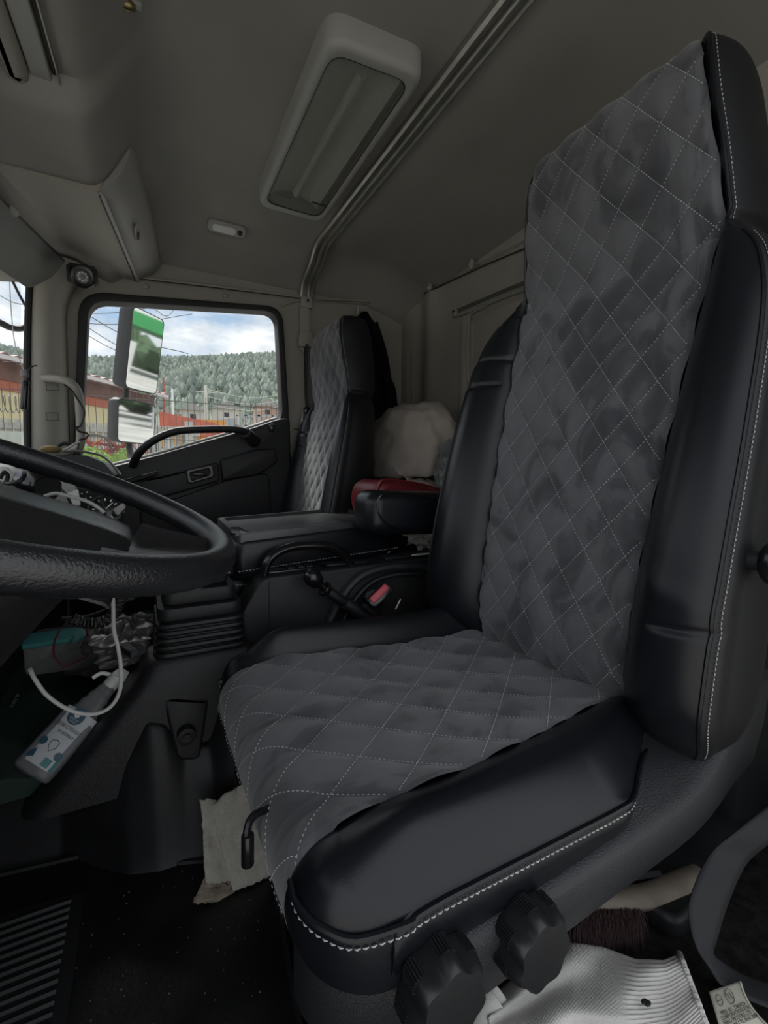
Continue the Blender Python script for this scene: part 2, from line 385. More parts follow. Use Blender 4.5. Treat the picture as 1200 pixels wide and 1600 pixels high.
# door panel mouldings
def pxpoly(pts, Y): return [(at(u, v, Y=Y).x, at(u, v, Y=Y).z) for u, v in pts]
MB().prism(roundpoly(pxpoly(((345, 718), (400, 702), (432, 700), (434, 722), (405, 742), (348, 752)), 1.90), .012, 4), XZ, 1.90, 1.95, bev=.009).build('armrest_pad', M['leather2'], dr)
MB().prism(roundpoly(pxpoly(((205, 752), (250, 745), (341, 722), (344, 752), (250, 778), (225, 790)), 1.912), .012, 4), XZ, 1.912, 1.95, bev=.008).build('handle_panel', M['plastic'], dr)
MB().prism(roundpoly(pxpoly(((190, 750), (245, 736), (246, 742), (200, 756)), 1.90), .004, 3), XZ, 1.905, 1.95, bev=.004).build('upper_pad', M['leather2'], dr)
hq = roundpoly(pxpoly(((290, 735), (333, 726), (336, 745), (294, 757)), 1.90), .012, 4)
hi = roundpoly(pxpoly(((297, 739), (327, 732), (329, 742), (300, 751)), 1.90), .006, 4)
o = MB().prism(hq, XZ, 1.90, 1.93, bev=.003, holes=[hi]).build('door_handle', M['gloss'], dr)
p = at(312, 741, Y=1.905); MB().box(p, (.055, .012, .012), .004).build('lever', M['gloss'], o)
MB().box(at(425, 668, Y=1.915), (.025, .03, .028), .006).build('lock_block', M['gloss'], dr)
MB().prism(roundpoly(pxpoly(((215, 800), (360, 748), (420, 738), (424, 798), (415, 830), (230, 850)), 1.925), .03, 5), XZ, 1.922, 1.95, bev=.006).build('lower_pocket', M['leather2'], dr)
# grab bar of the door
gb = thing('door_grab_bar', 'arched black grab bar across the passenger door window', 'grab handle', (.1, 1.87, .8))
gpts = spline([at(u, v, Y=y) for u, v, y in ((207, 728, 1.93), (217, 708, 1.88), (240, 688, 1.855), (275, 674, 1.85), (320, 671, 1.85), (365, 671, 1.85), (386, 676, 1.87), (396, 684, 1.93))], 6)
MB().tube(gpts, .0155, 12, flat=(1, .8)).build('bar', M['plastic'], gb)
MB().tube([at(384, 676, Y=1.86), at(398, 690, Y=1.93)], [.021, .027], 12).build('end_mount', M['plastic'], gb)
# front side: A pillar, windshield, cowl
ap = thing('pillar_cover', 'beige pillar cover between windscreen and side window', 'trim', (-.27, 1.93, .7)); 
rings = []
for z in np.linspace(.66, 1.45, 24):
    t = (z-.8)/.52
    xl = -.338+.026*t+.02*max(0, t-.75)*0; xr = -.232+.012*t+.05*max(0, (z-1.27)/.15)**2
    c = []
    for k in range(14):
        a = k/13; x = xl+(xr-xl)*a; c.append((x, 1.955-.065*math.sin(PI*min(1, .15+a*.85))**.6-.0*a, z))
    c += [(xr, 2.02, z), (xl, 2.02, z)]
    rings.append(c)
MB().loft(rings).build('cover', M['beige'], ap)
for v0, v1 in ((597, 610), (645, 657)):
    q = [at(u, v, Y=1.884) for u, v in ((72, v0), (90, v0), (92, v1), (73, v1))]
    MB().tube(q, .0012, 5, closed=True).build('cover_outline', M['seal'], ap)
tag(MB().tube(spline([at(u, v, Y=y) for u, v, y in ((70, 591, 1.885), (90, 592, 1.85), (108, 597, 1.83), (121, 612, 1.83), (125, 640, 1.83), (126, 690, 1.83), (118, 702, 1.84), (100, 706, 1.88))], 6), .0155, 12, flat=(1, .85)).build('pillar_grab_handle', M['beige']), 'beige moulded grab handle on the front pillar', 'grab handle')
wsl = []
ws = MB().prism(roundpoly([(.08, .78), (1.90, .78), (1.90, 1.36), (.08, 1.36)], .03, 4), lambda a, b, d: (-.36-.11*math.sin(PI*(a-.08)/1.82)+.05*(b-.8)+d-.36+.36, a, b), 0, .004)
ws.build('window_2', M['glass'], kind='structure', label='front windscreen glass of the cab')
tag(MB().tube(spline([(-.343, 1.905, .70), (-.335, 1.905, .95), (-.32, 1.905, 1.2), (-.302, 1.9, 1.40)], 5), .010, 8).build('trim_1', M['seal']), 'black rubber seal of the windscreen edge', kind='structure')
mb = MB(); mb.prism([(-.62, 1.34), (-.34, 1.38), (-.34, 1.56), (-.62, 1.56)], lambda a, b, d: (a, d, b), 0, 2.0)
struct(mb, 'wall_front', M['headliner'], 'headliner rail above the windscreen')
# cab nose below windscreen, right wall behind the driver door
MB().box((-.60, 1.0, .36), (.08, 2.0, .8)).build('wall_cowl', M['plastic'], kind='structure', label='front bulkhead below the windscreen')
mb = MB().box((1.09, -.02, .85), (.30, .05, 1.7)); mb.box((.3, -.02, 1.58), (1.9, .05, .14)); mb.box((-.5, -.02, .8), (.24, .05, 1.6))
struct(mb, 'wall_right', M['beige'], 'beige frame of the open driver door')
# outer steel shell under the roof and floor
mb = MB(); mb.box((.28, 1.0, 1.72), (1.95, 2.15, .05), .02); struct(mb, 'roof', M['white'], 'white outer roof panel of the cab')
mb = MB().box((.3, 1.0, -.06), (1.9, 2.1, .1)); mb.build('floor', M['carpet'], kind='structure', label='dark cab floor')
MB().box((.77, .23, .045), (.93, .36, .09), .01).build('trim_2', M['carpet'], kind='structure', label='dark carpeted side sill beside the driver seat')
# engine tunnel
xs = np.linspace(-.56, 1.19, 260); ys = np.concatenate([np.linspace(.72, 1.1, 110), np.linspace(1.11, 1.9, 40)]); Gx, Gy = np.meshgrid(xs, ys, indexing='ij')
H = np.interp(Gx, [-.3, -.14, -.06, -.01, .02, .05, .10, .125, .16, .2, .3], [.125, .14, .19, .262, .25, .19, .195, .27, .29, .265, .25])
edge = np.interp(Gx, [-.3, -.16, -.09, -.05, .0, .10, .2, .3], [1.0, .97, .90, .865, .848, .84, .80, .79])
Z = .002+H*S((Gy-edge)/.075)*S((1.88-Gy)/.15)
Z += .012*np.exp(-((Gx-.24)/.06)**2)*S((Gy-.84)/.06)
mb = MB().grid(np.stack([Gx, Gy, Z], 2)); struct(mb, 'engine_tunnel', M['rubber'], 'black rubber covered engine tunnel', sharp=80)

# ================================================================== SEATS
YC = .56
BT = np.array([  # z, front x, back x, fabric half width, outer half width, bolster bulge
 (.34, .665, .79, .150, .255, .010), (.38, .645, .80, .158, .282, .030), (.45, .624, .805, .163, .298, .050), (.60, .640, .81, .166, .300, .052),
 (.80, .680, .83, .176, .297, .046), (.95, .715, .85, .183, .287, .038), (1.03, .735, .865, .187, .266, .030), (1.075, .747, .872, .190, .236, .020),
 (1.10, .752, .876, .191, .210, .010), (1.12, .750, .88, .190, .200, .004), (1.20, .736, .88, .182, .192, .002), (1.28, .724, .875, .170, .181, .001),
 (1.33, .722, .868, .162, .174, .0), (1.362, .732, .857, .153, .165, .0), (1.380, .750, .845, .140, .150, .0), (1.390, .775, .830, .122, .128, .0), (1.394, .803, .806, .100, .102, .0)])
_d = np.array(spline(BT, 16)); _d[:, 0] = np.maximum.accumulate(_d[:, 0]+np.arange(len(_d))*1e-7)
def bt(z, k): return np.interp(z, _d[:, 0], _d[:, k])
def OW(z, sg):
    q = S((z-1.10)/.02)
    return np.where(np.asarray(sg) < 0, bt(z, 4)-.013*(1-q), bt(z, 4)*(1-q)+(bt(z, 3)+.003)*q+.005*(1-q))
QW, QH = .072, .088
def puff(a, b): return (np.abs(np.sin(PI*a))*np.abs(np.sin(PI*b)))**.7
def creases(y, z):   # small folds in the leather
    c = .0035*np.exp(-((z-.985-.10*(y-.2))/.006)**2)*(y > .16) + .0035*np.exp(-((z-.93-.06*(y-.2))/.005)**2)*(y > .2)
    return c + .004*np.exp(-((z-.545+.05*(y+.2))/.006)**2)*S((-y-.20)/.05) - .002*np.exp(-((z-.60-.3*(y+.2))/.02)**2)*(y < -.2)
def back_front(y, z):      # y relative to the centre line
    y = np.asarray(y, float); z = np.asarray(z, float); hw, ow, B, xf = bt(z, 3), OW(z, np.sign(y)), bt(z, 5)*1.12, bt(z, 1)
    ay = np.abs(y); t = np.clip((ay-hw)/np.maximum(ow-hw, 1e-4), 0, 1)
    f = np.where(t < .6, 1-((t-.6)/.6)**2, 1-.25*((t-.6)/.4)**2.2)
    x = xf - B*f*(t > 0)
    x = x + .006*np.exp(-((ay-hw)/.006)**2)
    inn = ay < hw
    x = x - np.where(inn, .0085*puff(y/QW+z/QH, y/QW-z/QH) + .006*(1-(ay/hw)**2), 0)
    x = x - np.where(inn, .010*S((ay/hw-.6)/.4)*(z < 1.08)*.6, .006*(z < 1.08)*(1-t))
    return x + np.where(inn, 0, creases(y, z))
zr = np.concatenate([np.linspace(.34, 1.36, 460), 1.36+.034*np.sin(np.linspace(0, PI/2, 26)[1:])])
def strip(f, cols, rows=zr):
    return np.array([[f(c, z) for c in cols] for z in rows])
def seat(name, label):
    t = thing(name, label, 'seat', (.42, YC, .02), None)
    # ---- backrest
    G = []
    for z in zr:
        hw = bt(z, 3); y = np.linspace(-hw, hw, 210); G.append(np.stack([back_front(y*.9999, np.full_like(y, z)), YC+y, np.full_like(y, z)], 1))
    bf = MB().grid(np.array(G)).build('backrest_fabric', M['suede'], t, sharp=80)
    for sg, nm in ((-1, 'backrest_bolster'), (1, 'backrest_bolster')):
        G = []
        for z in zr:
            hw, ow = bt(z, 3), OW(z, sg); y = sg*np.linspace(hw*1.0001, ow, 26); G.append(np.stack([back_front(y, np.full_like(y, z)), YC+y, np.full_like(y, z)], 1))
        MB().grid(np.array(G)).build(nm, M['leather'], t, sharp=80)
        G = []; seam = []; sn = []
        for z in zr:
            hw, ow, xb = bt(z, 3), float(OW(z, sg)), bt(z, 2); xs_ = float(back_front(sg*ow, z)); u = np.linspace(0, 1, 18)
            q = S((z-1.09)/.03)                                   # headrest side: domed leather cheek
            yy = ow + (.010+.003*q)*np.sin(PI*u)**.8*min(1, (ow-.09)/.04) - .03*u**3*(1-q) + .005*np.sin(PI*np.clip(u*6, 0, 1))*(1-q)
            xx = xs_+(xb-xs_)*u
            row = np.stack([xx, YC+sg*yy, np.full_like(u, z)-.004*np.sin(PI*u)*0], 1); G.append(row)
            seam.append(Vector(row[0])); sn.append(((Vector((0, sg, 0))+Vector((-.5, 0, 0))).normalized()))
        side = MB().grid(np.array(G)).build('backrest_side', M['leather2'], t, sharp=80)
        i0, i1 = 11, 330
        MB().tube(seam[i0:i1:3], .0028, 6).build('piping', M['leather'], side)
        G = np.array(G)
        st = [Vector(G[i, 0])*.3+Vector(G[i, 1])*.7+Vector((0, sg*.001, 0)) for i in range(i0, i1, 3)]
        dashes(st, [Vector((-.15, sg, 0))]*len(st), .0045, .0018, .0012).build('stitching', M['thread'], side)
        j0 = 343
        MB().tube(seam[j0:-2:2], .0026, 6).build('piping', M['leather'], side)
        st = [Vector(G[i, 0])*.3+Vector(G[i, 1])*.7+Vector((0, sg*.0015, 0)) for i in range(j0, len(zr)-4, 2)]
        dashes(st, [Vector((-.3, sg, .1))]*len(st), .0045, .0022, .0011).build('stitching', M['thread'], side)
    G = []
    for z in zr:
        xb = bt(z, 2); k_ = .03*(1-S((z-1.09)/.03)); y = np.linspace(-OW(z, -1)+k_, OW(z, 1)-k_, 12); G.append(np.stack([xb+0*y, YC+y, np.full_like(y, z)], 1))
    MB().grid(np.array(G)).build('backrest_back', M['leather2'], t)
    mb = MB()                                                     # underside of the backrest
    z = .34; y = np.linspace(-OW(z, -1), OW(z, 1), 30); mb.grid(np.array([np.stack([back_front(y, np.full_like(y, z)), YC+y, 0*y+z], 1), np.stack([0*y+.79, YC+y*.9, 0*y+z], 1)])); mb.build('backrest_base', M['leather2'], t)
    # quilt threads on the fabric
    allm = MB()
    for fam in (1, -1):
        for k in range(-20, 20):
            pts, nn = [], []
            for y in np.linspace(-.19, .19, 120):
                z = QH*(k - fam*y/QW)
                if .36 < z < 1.385 and abs(y) < bt(z, 3)-.003:
                    pts.append((float(back_front(y, z))-.0013, YC+y, z)); nn.append((-1, 0, 0))
            if len(pts) > 4:
                d = dashes(pts, nn, .0034, .0023, .0011); allm.add(d.V, d.F)
    allm.build('quilt_stitching', M['thread'], bf)
    # ---- cushion
    WN, WF = .262, .300
    def WX(x, sg): return np.where(np.asarray(sg) < 0, WN-.058*S((x-.46)/.18), WF-.02*S((x-.5)/.18))
    def fw(x, sg): return np.interp(x, [.10, .16, .3, .45, .66], [.188, .180, .176, .160, .140] if sg < 0 else [.232, .232, .215, .195, .175])
    def xfront(y):
        yn = np.where(y < 0, (-y-(WN-.075))/.075, (y-(WF-.09))/.09); q = np.clip(yn, 0, 1)
        return .100+.072*(1-np.sqrt(1-.999*q*q))
    def ctop(x, y):
        hf = np.interp(x, [.1, .2, .3, .45, .6, .7], [.388, .392, .389, .385, .388, .395])
        sgn = np.where(y < 0, -1, 1); f_ = np.where(y < 0, fw(x, -1), fw(x, 1)); W_ = np.where(y < 0, WX(x, -1), WX(x, 1))
        ay = np.abs(y); t_ = np.clip((ay-f_)/(W_-f_), 0, 1); fr = S((x-.10)/.13)*(1-.5*S((x-.58)/.1))
        Bh = np.where(y < 0, .016, .048); dr_ = np.where(y < 0, .036, .060)
        h = hf+.012*np.clip(ay/f_, 0, 1)**4*fr + np.where(t_ > 0, Bh*fr*np.sin(PI*t_)**1.35 - dr_*t_**3.2, 0)
        inn = ay < f_
        h = h-np.where(inn, .003, .0012)*np.exp(-((ay-f_)/.004)**2)+.0018*np.exp(-((ay-f_)/.001)**2)*0
        return h+np.where(inn, .0065*puff(y/.09+x/.11, y/.09-x/.11), 0)-.06*S((.02-(x-.72))/.02)*0
    bs = np.concatenate([np.linspace(0, .2, 8)[:-1], np.linspace(.2, .42, 18)[:-1], np.linspace(.42, 1, 230)])
    def cpt(y, b):
        y = np.asarray(y, float); x0 = xfront(y); f_ = np.where(y < 0, fw(.12, -1), fw(.12, 1)); r = .055-.028*S((np.abs(y)-f_)/.06); L_ = .700-x0-r
        xa = x0+r; zt = ctop(xa, y)
        if b < .2: u = b/.2; return np.stack([x0+.010*(1-u)**2+0*y, YC+y, .300+(zt-r-.300)*u], -1)
        if b < .42:
            a = (b-.2)/.22*PI/2; return np.stack([x0+r*(1-math.cos(a)), YC+y, zt-r+r*math.sin(a)], -1)
        x = xa+L_*(b-.42)/.58; return np.stack([x, YC+y, ctop(x, y)], -1)
    def xnom(b): return .10+.055*min(1, b/.42) if b < .42 else .155+.545*(b-.42)/.58
    G = [cpt(np.linspace(-fw(xnom(b), -1)-.0, fw(xnom(b), 1), 230)*.9999, b) for b in bs]
    cf = MB().grid(np.array(G)).build('cushion_fabric', M['suede'], t, sharp=80)
    for sg, W_ in ((-1, WN), (1, WF)):
        G = [cpt(sg*np.linspace(fw(xnom(b), sg)*1.0001, float(WX(xnom(b), sg)), 30), b) for b in bs]; G = np.array(G)
        cb = MB().grid(G).build('cushion_bolster', M['leather'], t, sharp=80)
        # skirt below the outer seam
        sk = []; edge_ = [Vector(p) for p in G[7:, -1]]; sn = []
        for p in edge_:
            d_ = Vector((-(.2 if p.x < .2 else 0)*max(0, (.2-p.x)/.1), sg, 0)).normalized(); sn.append(d_)
            sk.append([p, p+d_*.004+Vector((0, 0, -.004)), p+d_*.003+Vector((0, 0, -.55*max(.01, p.z-.309))), p-d_*.003+Vector((0, 0, -max(.01, p.z-.309)))])
        skm = MB().grid(np.array(sk)).build('cushion_skirt', M['leather2'] if sg > 0 else M['leather'], t, sharp=80)
        # stitched flap running along the seam and around the front corner
        def atz(y, z_):
            q_ = [cpt(y, b) for b in np.linspace(0, .42, 120)]; return Vector(min(q_, key=lambda q: abs(q[2]-z_)))
        fr = [atz(sg*y, .364-.016*k_/13) for k_, y in enumerate(np.linspace(fw(.1, sg)+.004, W_-.002, 14))]
        path = fr+[p+n_*.004+Vector((0, 0, -.011)) for p, n_ in zip(edge_[11:], sn[11:])]
        nn = [Vector((-1, sg*.3*i/14, 0)).normalized() for i in range(14)]+sn[9:]
        cu_ = [Vector(q) for q in spline(path[::3]+[path[-1]], 4)]; nc = [Vector((-.2, sg, 0)) if q.x > .2 else Vector((-1+(q.x-.1)*8, sg*(.2+(q.x-.1)*8), 0)).normalized() for q in cu_]
        dashes([q+n_*.0015 for q, n_ in zip(cu_, nc)], nc, .0052, .0018, .0016, .0009).build('stitching', M['thread'], skm)
        MB().tube([q+Vector((0, 0, .009))+n_*.001 for q, n_ in zip(cu_, nc)], .003, 6).build('piping', M['leather'], skm)
    mb = MB()
    u = np.linspace(-WN+.02, WF-.02, 30); mb.grid(np.array([cpt(u, 0), np.stack([0*u+.66, YC+u, 0*u+.30], 1)])); mb.build('cushion_base', M['leather2'], t)
    allm = MB()
    for fam in (1, -1):
        for k in range(-10, 20):
            pts, nn = [], []
            for y in np.linspace(-.235, .245, 200):
                x = .11*(k-fam*y/.09); x0_ = float(xfront(y)); r_ = .055; q_ = r_*PI/2; dd_ = (x0_+r_)-x
                if not (.0 < x < .69 and -fw(max(x, .1), -1)+.002 < y < fw(max(x, .1), 1)-.002): continue
                if dd_ <= 0: b = .42+.58*(-dd_)/(.7-x0_-r_); nn_ = (0, 0, 1)
                elif dd_ < q_: b = .42-.22*dd_/q_; a_ = dd_/r_; nn_ = (-math.sin(a_), 0, math.cos(a_))
                else:
                    b = .2-.2*(dd_-q_)/.045; nn_ = (-1, 0, 0)
                    if b < .01: continue
                p = cpt(y, b); pts.append((p[0]+nn_[0]*.0016, p[1], p[2]+nn_[2]*.0016)); nn.append(nn_)
            if len(pts) > 4:
                d = dashes(pts, nn, .0034, .0023, .0011); allm.add(d.V, d.F)
    allm.build('quilt_stitching', M['thread'], cf)
    # ---- plastic side shield
    for sg in (-1, 1):
        rows = []
        R = [(.115, .385, .300, .215, .40), (.118, .362, .300, .210, .385), (.132, .338, .300, .206, .375), (.158, .318, .300, .205, .355), (.20, .302, .300, .208, .34), (.27, .292, .302, .214, .335),
             (.40, .288, .310, .228, .33), (.50, .284, .320, .240, .36), (.60, .281, .336, .250, .42), (.66, .283, .358, .256, .43), (.72, .290, .392, .262, .43), (.78, .30, .42, .265, .43), (.86, .31, .43, .27, .43)]
        for X_, yr, zr_, zb, yi in [r_ for r_ in spline(R, 4)]:
            zi = zr_+(.012 if X_ < .45 else .012+.040*S((X_-.45)/.10))
            prof = [(yi, zi-.01), (yi-.3*(yi-yr), zi-.006+.0), (yr+.012, zr_+.006), (yr+.004, zr_+.002), (yr, zr_-.008), (yr+.004, (zr_+zb)/2), (yr+.014, zb+.006), (yr+.020, zb), (yi, zb+.004)]
            rows.append([(X_, (y if sg < 0 else 2*YC-y), z) for y, z in prof])
        MB().loft(rows).build('side_shield', M['plasticg'], t, sharp=50)
    mb = MB()
    mb.box((.43, YC, .275), (.56, .36, .05), .01); mb.box((.42, YC, .235), (.46, .30, .05), .01)
    mb.build('seat_frame', M['rubber'], t)
    mb = MB()
    for k in range(6): mb.box((.42, YC, .05+k*.032), (.34-.01*(k % 2), .26-.01*(k % 2), .028), .012)
    mb.build('suspension_bellows', M['rubber'], t)
    for s_ in (-1, 1): MB().box((.42, YC+s_*.13, .016), (.50, .04, .03), .005).build('slide_rail', M['steel'], t)
    return t
ds = seat('suspension_seat', 'driver seat in black leather and grey quilted suede with white stitching, nearest')
ps = dup(ds, (-.032, 1.115, -.085)); ps.name = 'passenger_seat'; ps.scale = (.8, .95, 1)
ps['label'] = 'passenger seat in black leather and grey suede against the far side window'
KM = mat('knob_plastic', (.016, .0165, .018), .36, bump=.06, bscale=500, spec=.55)
# parts only the driver seat shows
for (u, v), Y_, R_ in (((703, 1568), .270, .0355), ((845, 1486), .270, .0345)):
    p = at(u, v, Y=Y_); n_ = 84
    kb = MB(); rings = []
    ph = .3 if u < 800 else .1
    def kr(a, f): return R_*f*(1+.10*(max(0, f-.7)/.3)*math.cos(7*(a+ph)))
    for d_, f in ((.030, .80), (.030, .93), (.026, 1.0), (.004, 1.0), (-.003, .965), (-.007, .90), (-.0075, .60), (-.0075, .02)):
        rings.append([(p.x+kr(2*PI*k/n_, f)*math.cos(2*PI*k/n_), p.y+d_, p.z+kr(2*PI*k/n_, f)*math.sin(2*PI*k/n_)) for k in range(n_)])
    kb.loft(rings); o = kb.build('adjuster_knob', KM, ds, sharp=40)
    rb = MB()
    for lobe in range(7):
        for j in range(-3, 4):
            a = 2*PI*lobe/7-ph+j*.065; r_ = kr(a, 1.0)+.0006
            rb.box((p.x+r_*math.cos(a), p.y+.016, p.z+r_*math.sin(a)), (.0022, .017, .0016), 0, Matrix.Rotation(-a, 3, 'Y'))
    tag(rb.build('grip_ribs', M['plastic'], o), kind='stuff')
    MB().cyl((p.x, p.y+.028, p.z), (p.x, .33, p.z), .016).build('knob_shaft', M['plastic'], ds)
p = at(1207, 880, Y=.245); MB().ball(p, (.019, .014, .026), 16).build('recline_knob', M['gloss'], ds)
MB().cyl((p.x, .25, p.z), (p.x, .29, p.z), .012).build('knob_shaft', M['plastic'], ds)
# height lever in front of the cushion
q = [at(u, v, Y=y) for u, v, y in ((425, 1262, .47), (403, 1270, .46), (391, 1282, .455), (386, 1300, .45), (386, 1318, .45))]
MB().tube(spline(q, 5), .0042, 8).build('lever', M['gloss'], ds)
MB().cyl(at(387, 1303, Y=.45), at(387, 1352, Y=.45), .0066, bev=.002).build('lever_grip', M['gloss'], ds)
# folding armrest on the far side
ya, yb = .95, 1.07
A = [(at(u, v, Y=ya).x, at(u, v, Y=ya).z) for u, v in ((566, 762), (600, 768), (700, 776), (740, 790), (735, 845), (640, 836), (600, 826), (574, 800))]
A = [(A[0][0], A[0][1])]+A[1:]
o = MB().box((.632, (ya+yb)/2, .634), (.318, yb-ya, .112), .034, Matrix.Rotation(.035, 3, 'Y'), 5).build('armrest', M['leather'], ds, sharp=60)
q = [at(u, v, Y=ya-.002) for u, v in ((690, 780), (640, 773), (606, 771), (593, 778), (590, 795), (600, 815), (625, 828), (668, 834))]
MB().tube(spline(q, 6), .0022, 6).build('piping', M['gloss'], o)
MB().cyl((.70, .87, .63), (.70, 1.0, .63), .03).build('armrest_pivot', M['plastic'], ds)

# ================================================================== CEILING FITTINGS
# roof lamp
lp = thing('cabin_lamp', 'long rectangular grey roof lamp with ribbed lens', 'lamp', (.46, 1.2, 1.62))
LP = [(.342, .875), (.352, 1.10), (.356, 1.50), (.366, 1.535), (.545, 1.555), (.562, 1.52), (.572, .90), (.555, .862), (.37, .855)]
def cz(x, y): return float(ceil_z(np.float64(x), np.float64(y)))
oa = roundpoly([(.350, .900), (.352, 1.545), (.580, 1.545), (.574, .882)], .045, 6)
def shr(P, k, c=(.462, 1.215)): return [(c[0]+(x-c[0])*k[0], c[1]+(y-c[1])*k[1]) for x, y in P]
rings = [[(x, y, 1.660) for x, y in oa], [(x, y, 1.606) for x, y in oa], [(x, y, 1.592) for x, y in shr(oa, (.95, .985))], [(x, y, 1.590) for x, y in shr(oa, (.86, .955))],
         [(x, y, 1.592) for x, y in shr(oa, (.80, .905), (.455, 1.21))], [(x, y, 1.600) for x, y in shr(oa, (.795, .900), (.455, 1.21))]]
MB().loft(rings, cap=False).build('housing', M['greytrim'], lp, sharp=60)
lm = glass('lamp_lens', (.80, .80, .76), .42, .22)
b = [n for n in lm.node_tree.nodes if n.type == 'BSDF_PRINCIPLED'][0]; b.inputs['Base Color'].default_value = (.30, .30, .28, 1)
bu = lm.node_tree.nodes.new('ShaderNodeBump'); wv = lm.node_tree.nodes.new('ShaderNodeTexVoronoi'); wv.inputs['Scale'].default_value = 190; tcx = lm.node_tree.nodes.new('ShaderNodeTexCoord')
lm.node_tree.links.new(tcx.outputs['Object'], wv.inputs[0]); lm.node_tree.links.new(wv.outputs[0], bu.inputs['Height']); lm.node_tree.links.new(bu.outputs[0], b.inputs['Normal']); bu.inputs['Strength'].default_value = 1; bu.inputs['Distance'].default_value = .002
ol = shr(oa, (.795, .900), (.455, 1.21))
G = []
for k in np.linspace(0, 1, 9): G.append([(.458+(x-.458)*(1-k), 1.22+(y-1.22)*(1-k), 1.596-.010*(1-(1-k)**2)*(1)) for x, y in ol])
MB().loft(G, cap=False).build('lens', lm, lp, sharp=80)
MB().tube([(x, y, 1.594) for x, y in ol], .0018, 6, closed=True).build('lens_gasket', M['seal'], lp)
G = np.array([[(x, y, 1.612+.030*math.cos((x-.458)/.085*PI/2)) for x in np.linspace(.375, .541, 20)] for y in (.935, 1.5)]); MB().grid(G).build('reflector', M['cream'], lp)
MB().cyl((.458, .97, 1.616), (.458, 1.46, 1.616), .011).build('tube', M['cream'], lp)
MB().box((.525, 1.43, 1.588), (.05, .0025, .004)).build('lens_joint', M['seal'], lp)
# rail across the roof
rl = thing('roof_rail', 'long aluminium rail crossing the headliner behind the lamp', 'rail', (.66, 1.2, 1.6))
prof = [(-.030, .010), (-.030, -.002), (-.024, -.008), (-.016, -.008), (-.012, .002), (-.003, .003), (.002, -.004), (.008, -.005), (.012, .003), (.022, .004), (.026, -.003), (.030, -.002), (.030, .010)]
path = [(.655, y, cz(.655, y)-.014) for y in np.linspace(.25, 1.74, 12)]+[(.658, 1.82, 1.596), (.660, 1.875, 1.578), (.661, 1.925, 1.562), (.662, 1.955, 1.535), (.663, 1.972, 1.505)]
pp = [Vector(p) for p in spline(path, 3)]; rings = []
for i, p in enumerate(pp):
    t_ = (pp[min(i+1, len(pp)-1)]-pp[max(i-1, 0)]).normalized(); up = Vector((1, 0, 0)).cross(t_).normalized()
    rings.append([p+Vector((1, 0, 0))*a+up*b_ for a, b_ in prof])
MB().loft(rings, cap=True).build('rail', M['metal'], rl, sharp=25)
o = MB().box((.665, 1.980, 1.487), (.050, .016, .05), .004).build('bracket', M['greytrim'], rl)
MB().cyl((.668, 1.966, 1.492), (.668, 1.975, 1.492), .005).build('screw', M['seal'], o)
# small room lamp
sl = thing('room_lamp', 'small oval courtesy lamp on the headliner above the side window', 'lamp', (.30, 1.83, 1.57))
c0 = Vector((.305, 1.815, cz(.305, 1.815)-.004)); rt = Matrix.Rotation(math.radians(-26), 3, 'X')
def rp(x, y, z): return c0+rt@Vector((x, y, z))
MB().prism(rrect(-.068, -.024, .068, .024, .02), lambda a, b, d: rp(a, b, d), -.014, .01, bev=.005).build('bezel', M['greytrim'], sl)
MB().prism(rrect(-.052, -.014, .032, .014, .012), lambda a, b, d: rp(a, b, d), -.019, -.01, bev=.003).build('lens', M['cream'], sl)
MB().prism(rrect(.038, -.009, .054, .009, .005), lambda a, b, d: rp(a, b, d), -.018, -.01, bev=.002).build('switch', M['seal'], sl)
# clip near the top edge
ck = thing('coat_clip', 'small brassy clip on the headliner near the photo top edge', 'clip', at(195, 5, Z=1.612))
p = at(196, 5, Z=1.612); MB().ball(p, (.018, .010, .012), 14).build('clip_body', mat('brass', (.25, .20, .10), .35, metal=.8), ck)
MB().box(p+Vector((.012, .0, .006)), (.03, .014, .01), .003).build('clip_base', M['greytrim'], ck)
# overhead storage box
st = thing('overhead_storage', 'grey overhead locker with small latch above the passenger side', 'storage', (-.05, 1.7, 1.5))
def quadloft(rings, name, m, par, sharp=35): return MB().loft(rings).build(name, m, par, sharp=sharp)
rings = []
for k in np.linspace(0, 1, 24):
    y = 1.425+.57*k; e_ = S(k/.10)*.015
    xb = -.078+.075*k; zb = 1.452
    rings.append([(-.33+.17*k, y, 1.62), (-.315+.17*k, y, 1.475-.0*e_), (-.29+.17*k, y, 1.458), (xb-.012, y, zb-.002), (xb, y, zb), (xb+.006, y, zb+.006), (xb+.02, y, zb+.06), (xb+.03, y, 1.62)])
quadloft(rings, 'body', M['beige'], st)
rings = []
for k in np.linspace(0, 1, 24):
    y = 1.432+.55*k; xb = -.074+.075*k; sw = .012*(1-S(k/.12))
    x1, z1 = .010+.08*k, 1.570-.045*k
    c_ = [(xb-.002, y, 1.450), (xb+.004, y, 1.444), (xb+.012, y, 1.446)]
    for q in np.linspace(.12, 1, 9): c_.append((xb+(x1-xb)*q+.012*math.sin(PI*q)-sw, y, 1.450+(z1-1.450)*q-.006*math.sin(PI*q)+.0))
    c_ += [(x1-.005, y, z1+.06), (xb+.0, y, z1+.06)]
    rings.append(c_)
dd = quadloft(rings, 'door', M['greytrim'], st, 50)
p = at(204, 382, Y=1.83); lt = MB(); LATCH = Vector((.008, 1.67, 1.482))
c1 = LATCH
lt.box(c1, (.010, .075, .016), .004, Matrix.Rotation(.5, 3, 'Y')).build('latch', M['beige'], dd)
MB().box(c1+Vector((.004, .01, -.004)), (.008, .045, .010), .003, Matrix.Rotation(.5, 3, 'Y')).build('latch_recess', M['seal'], dd)
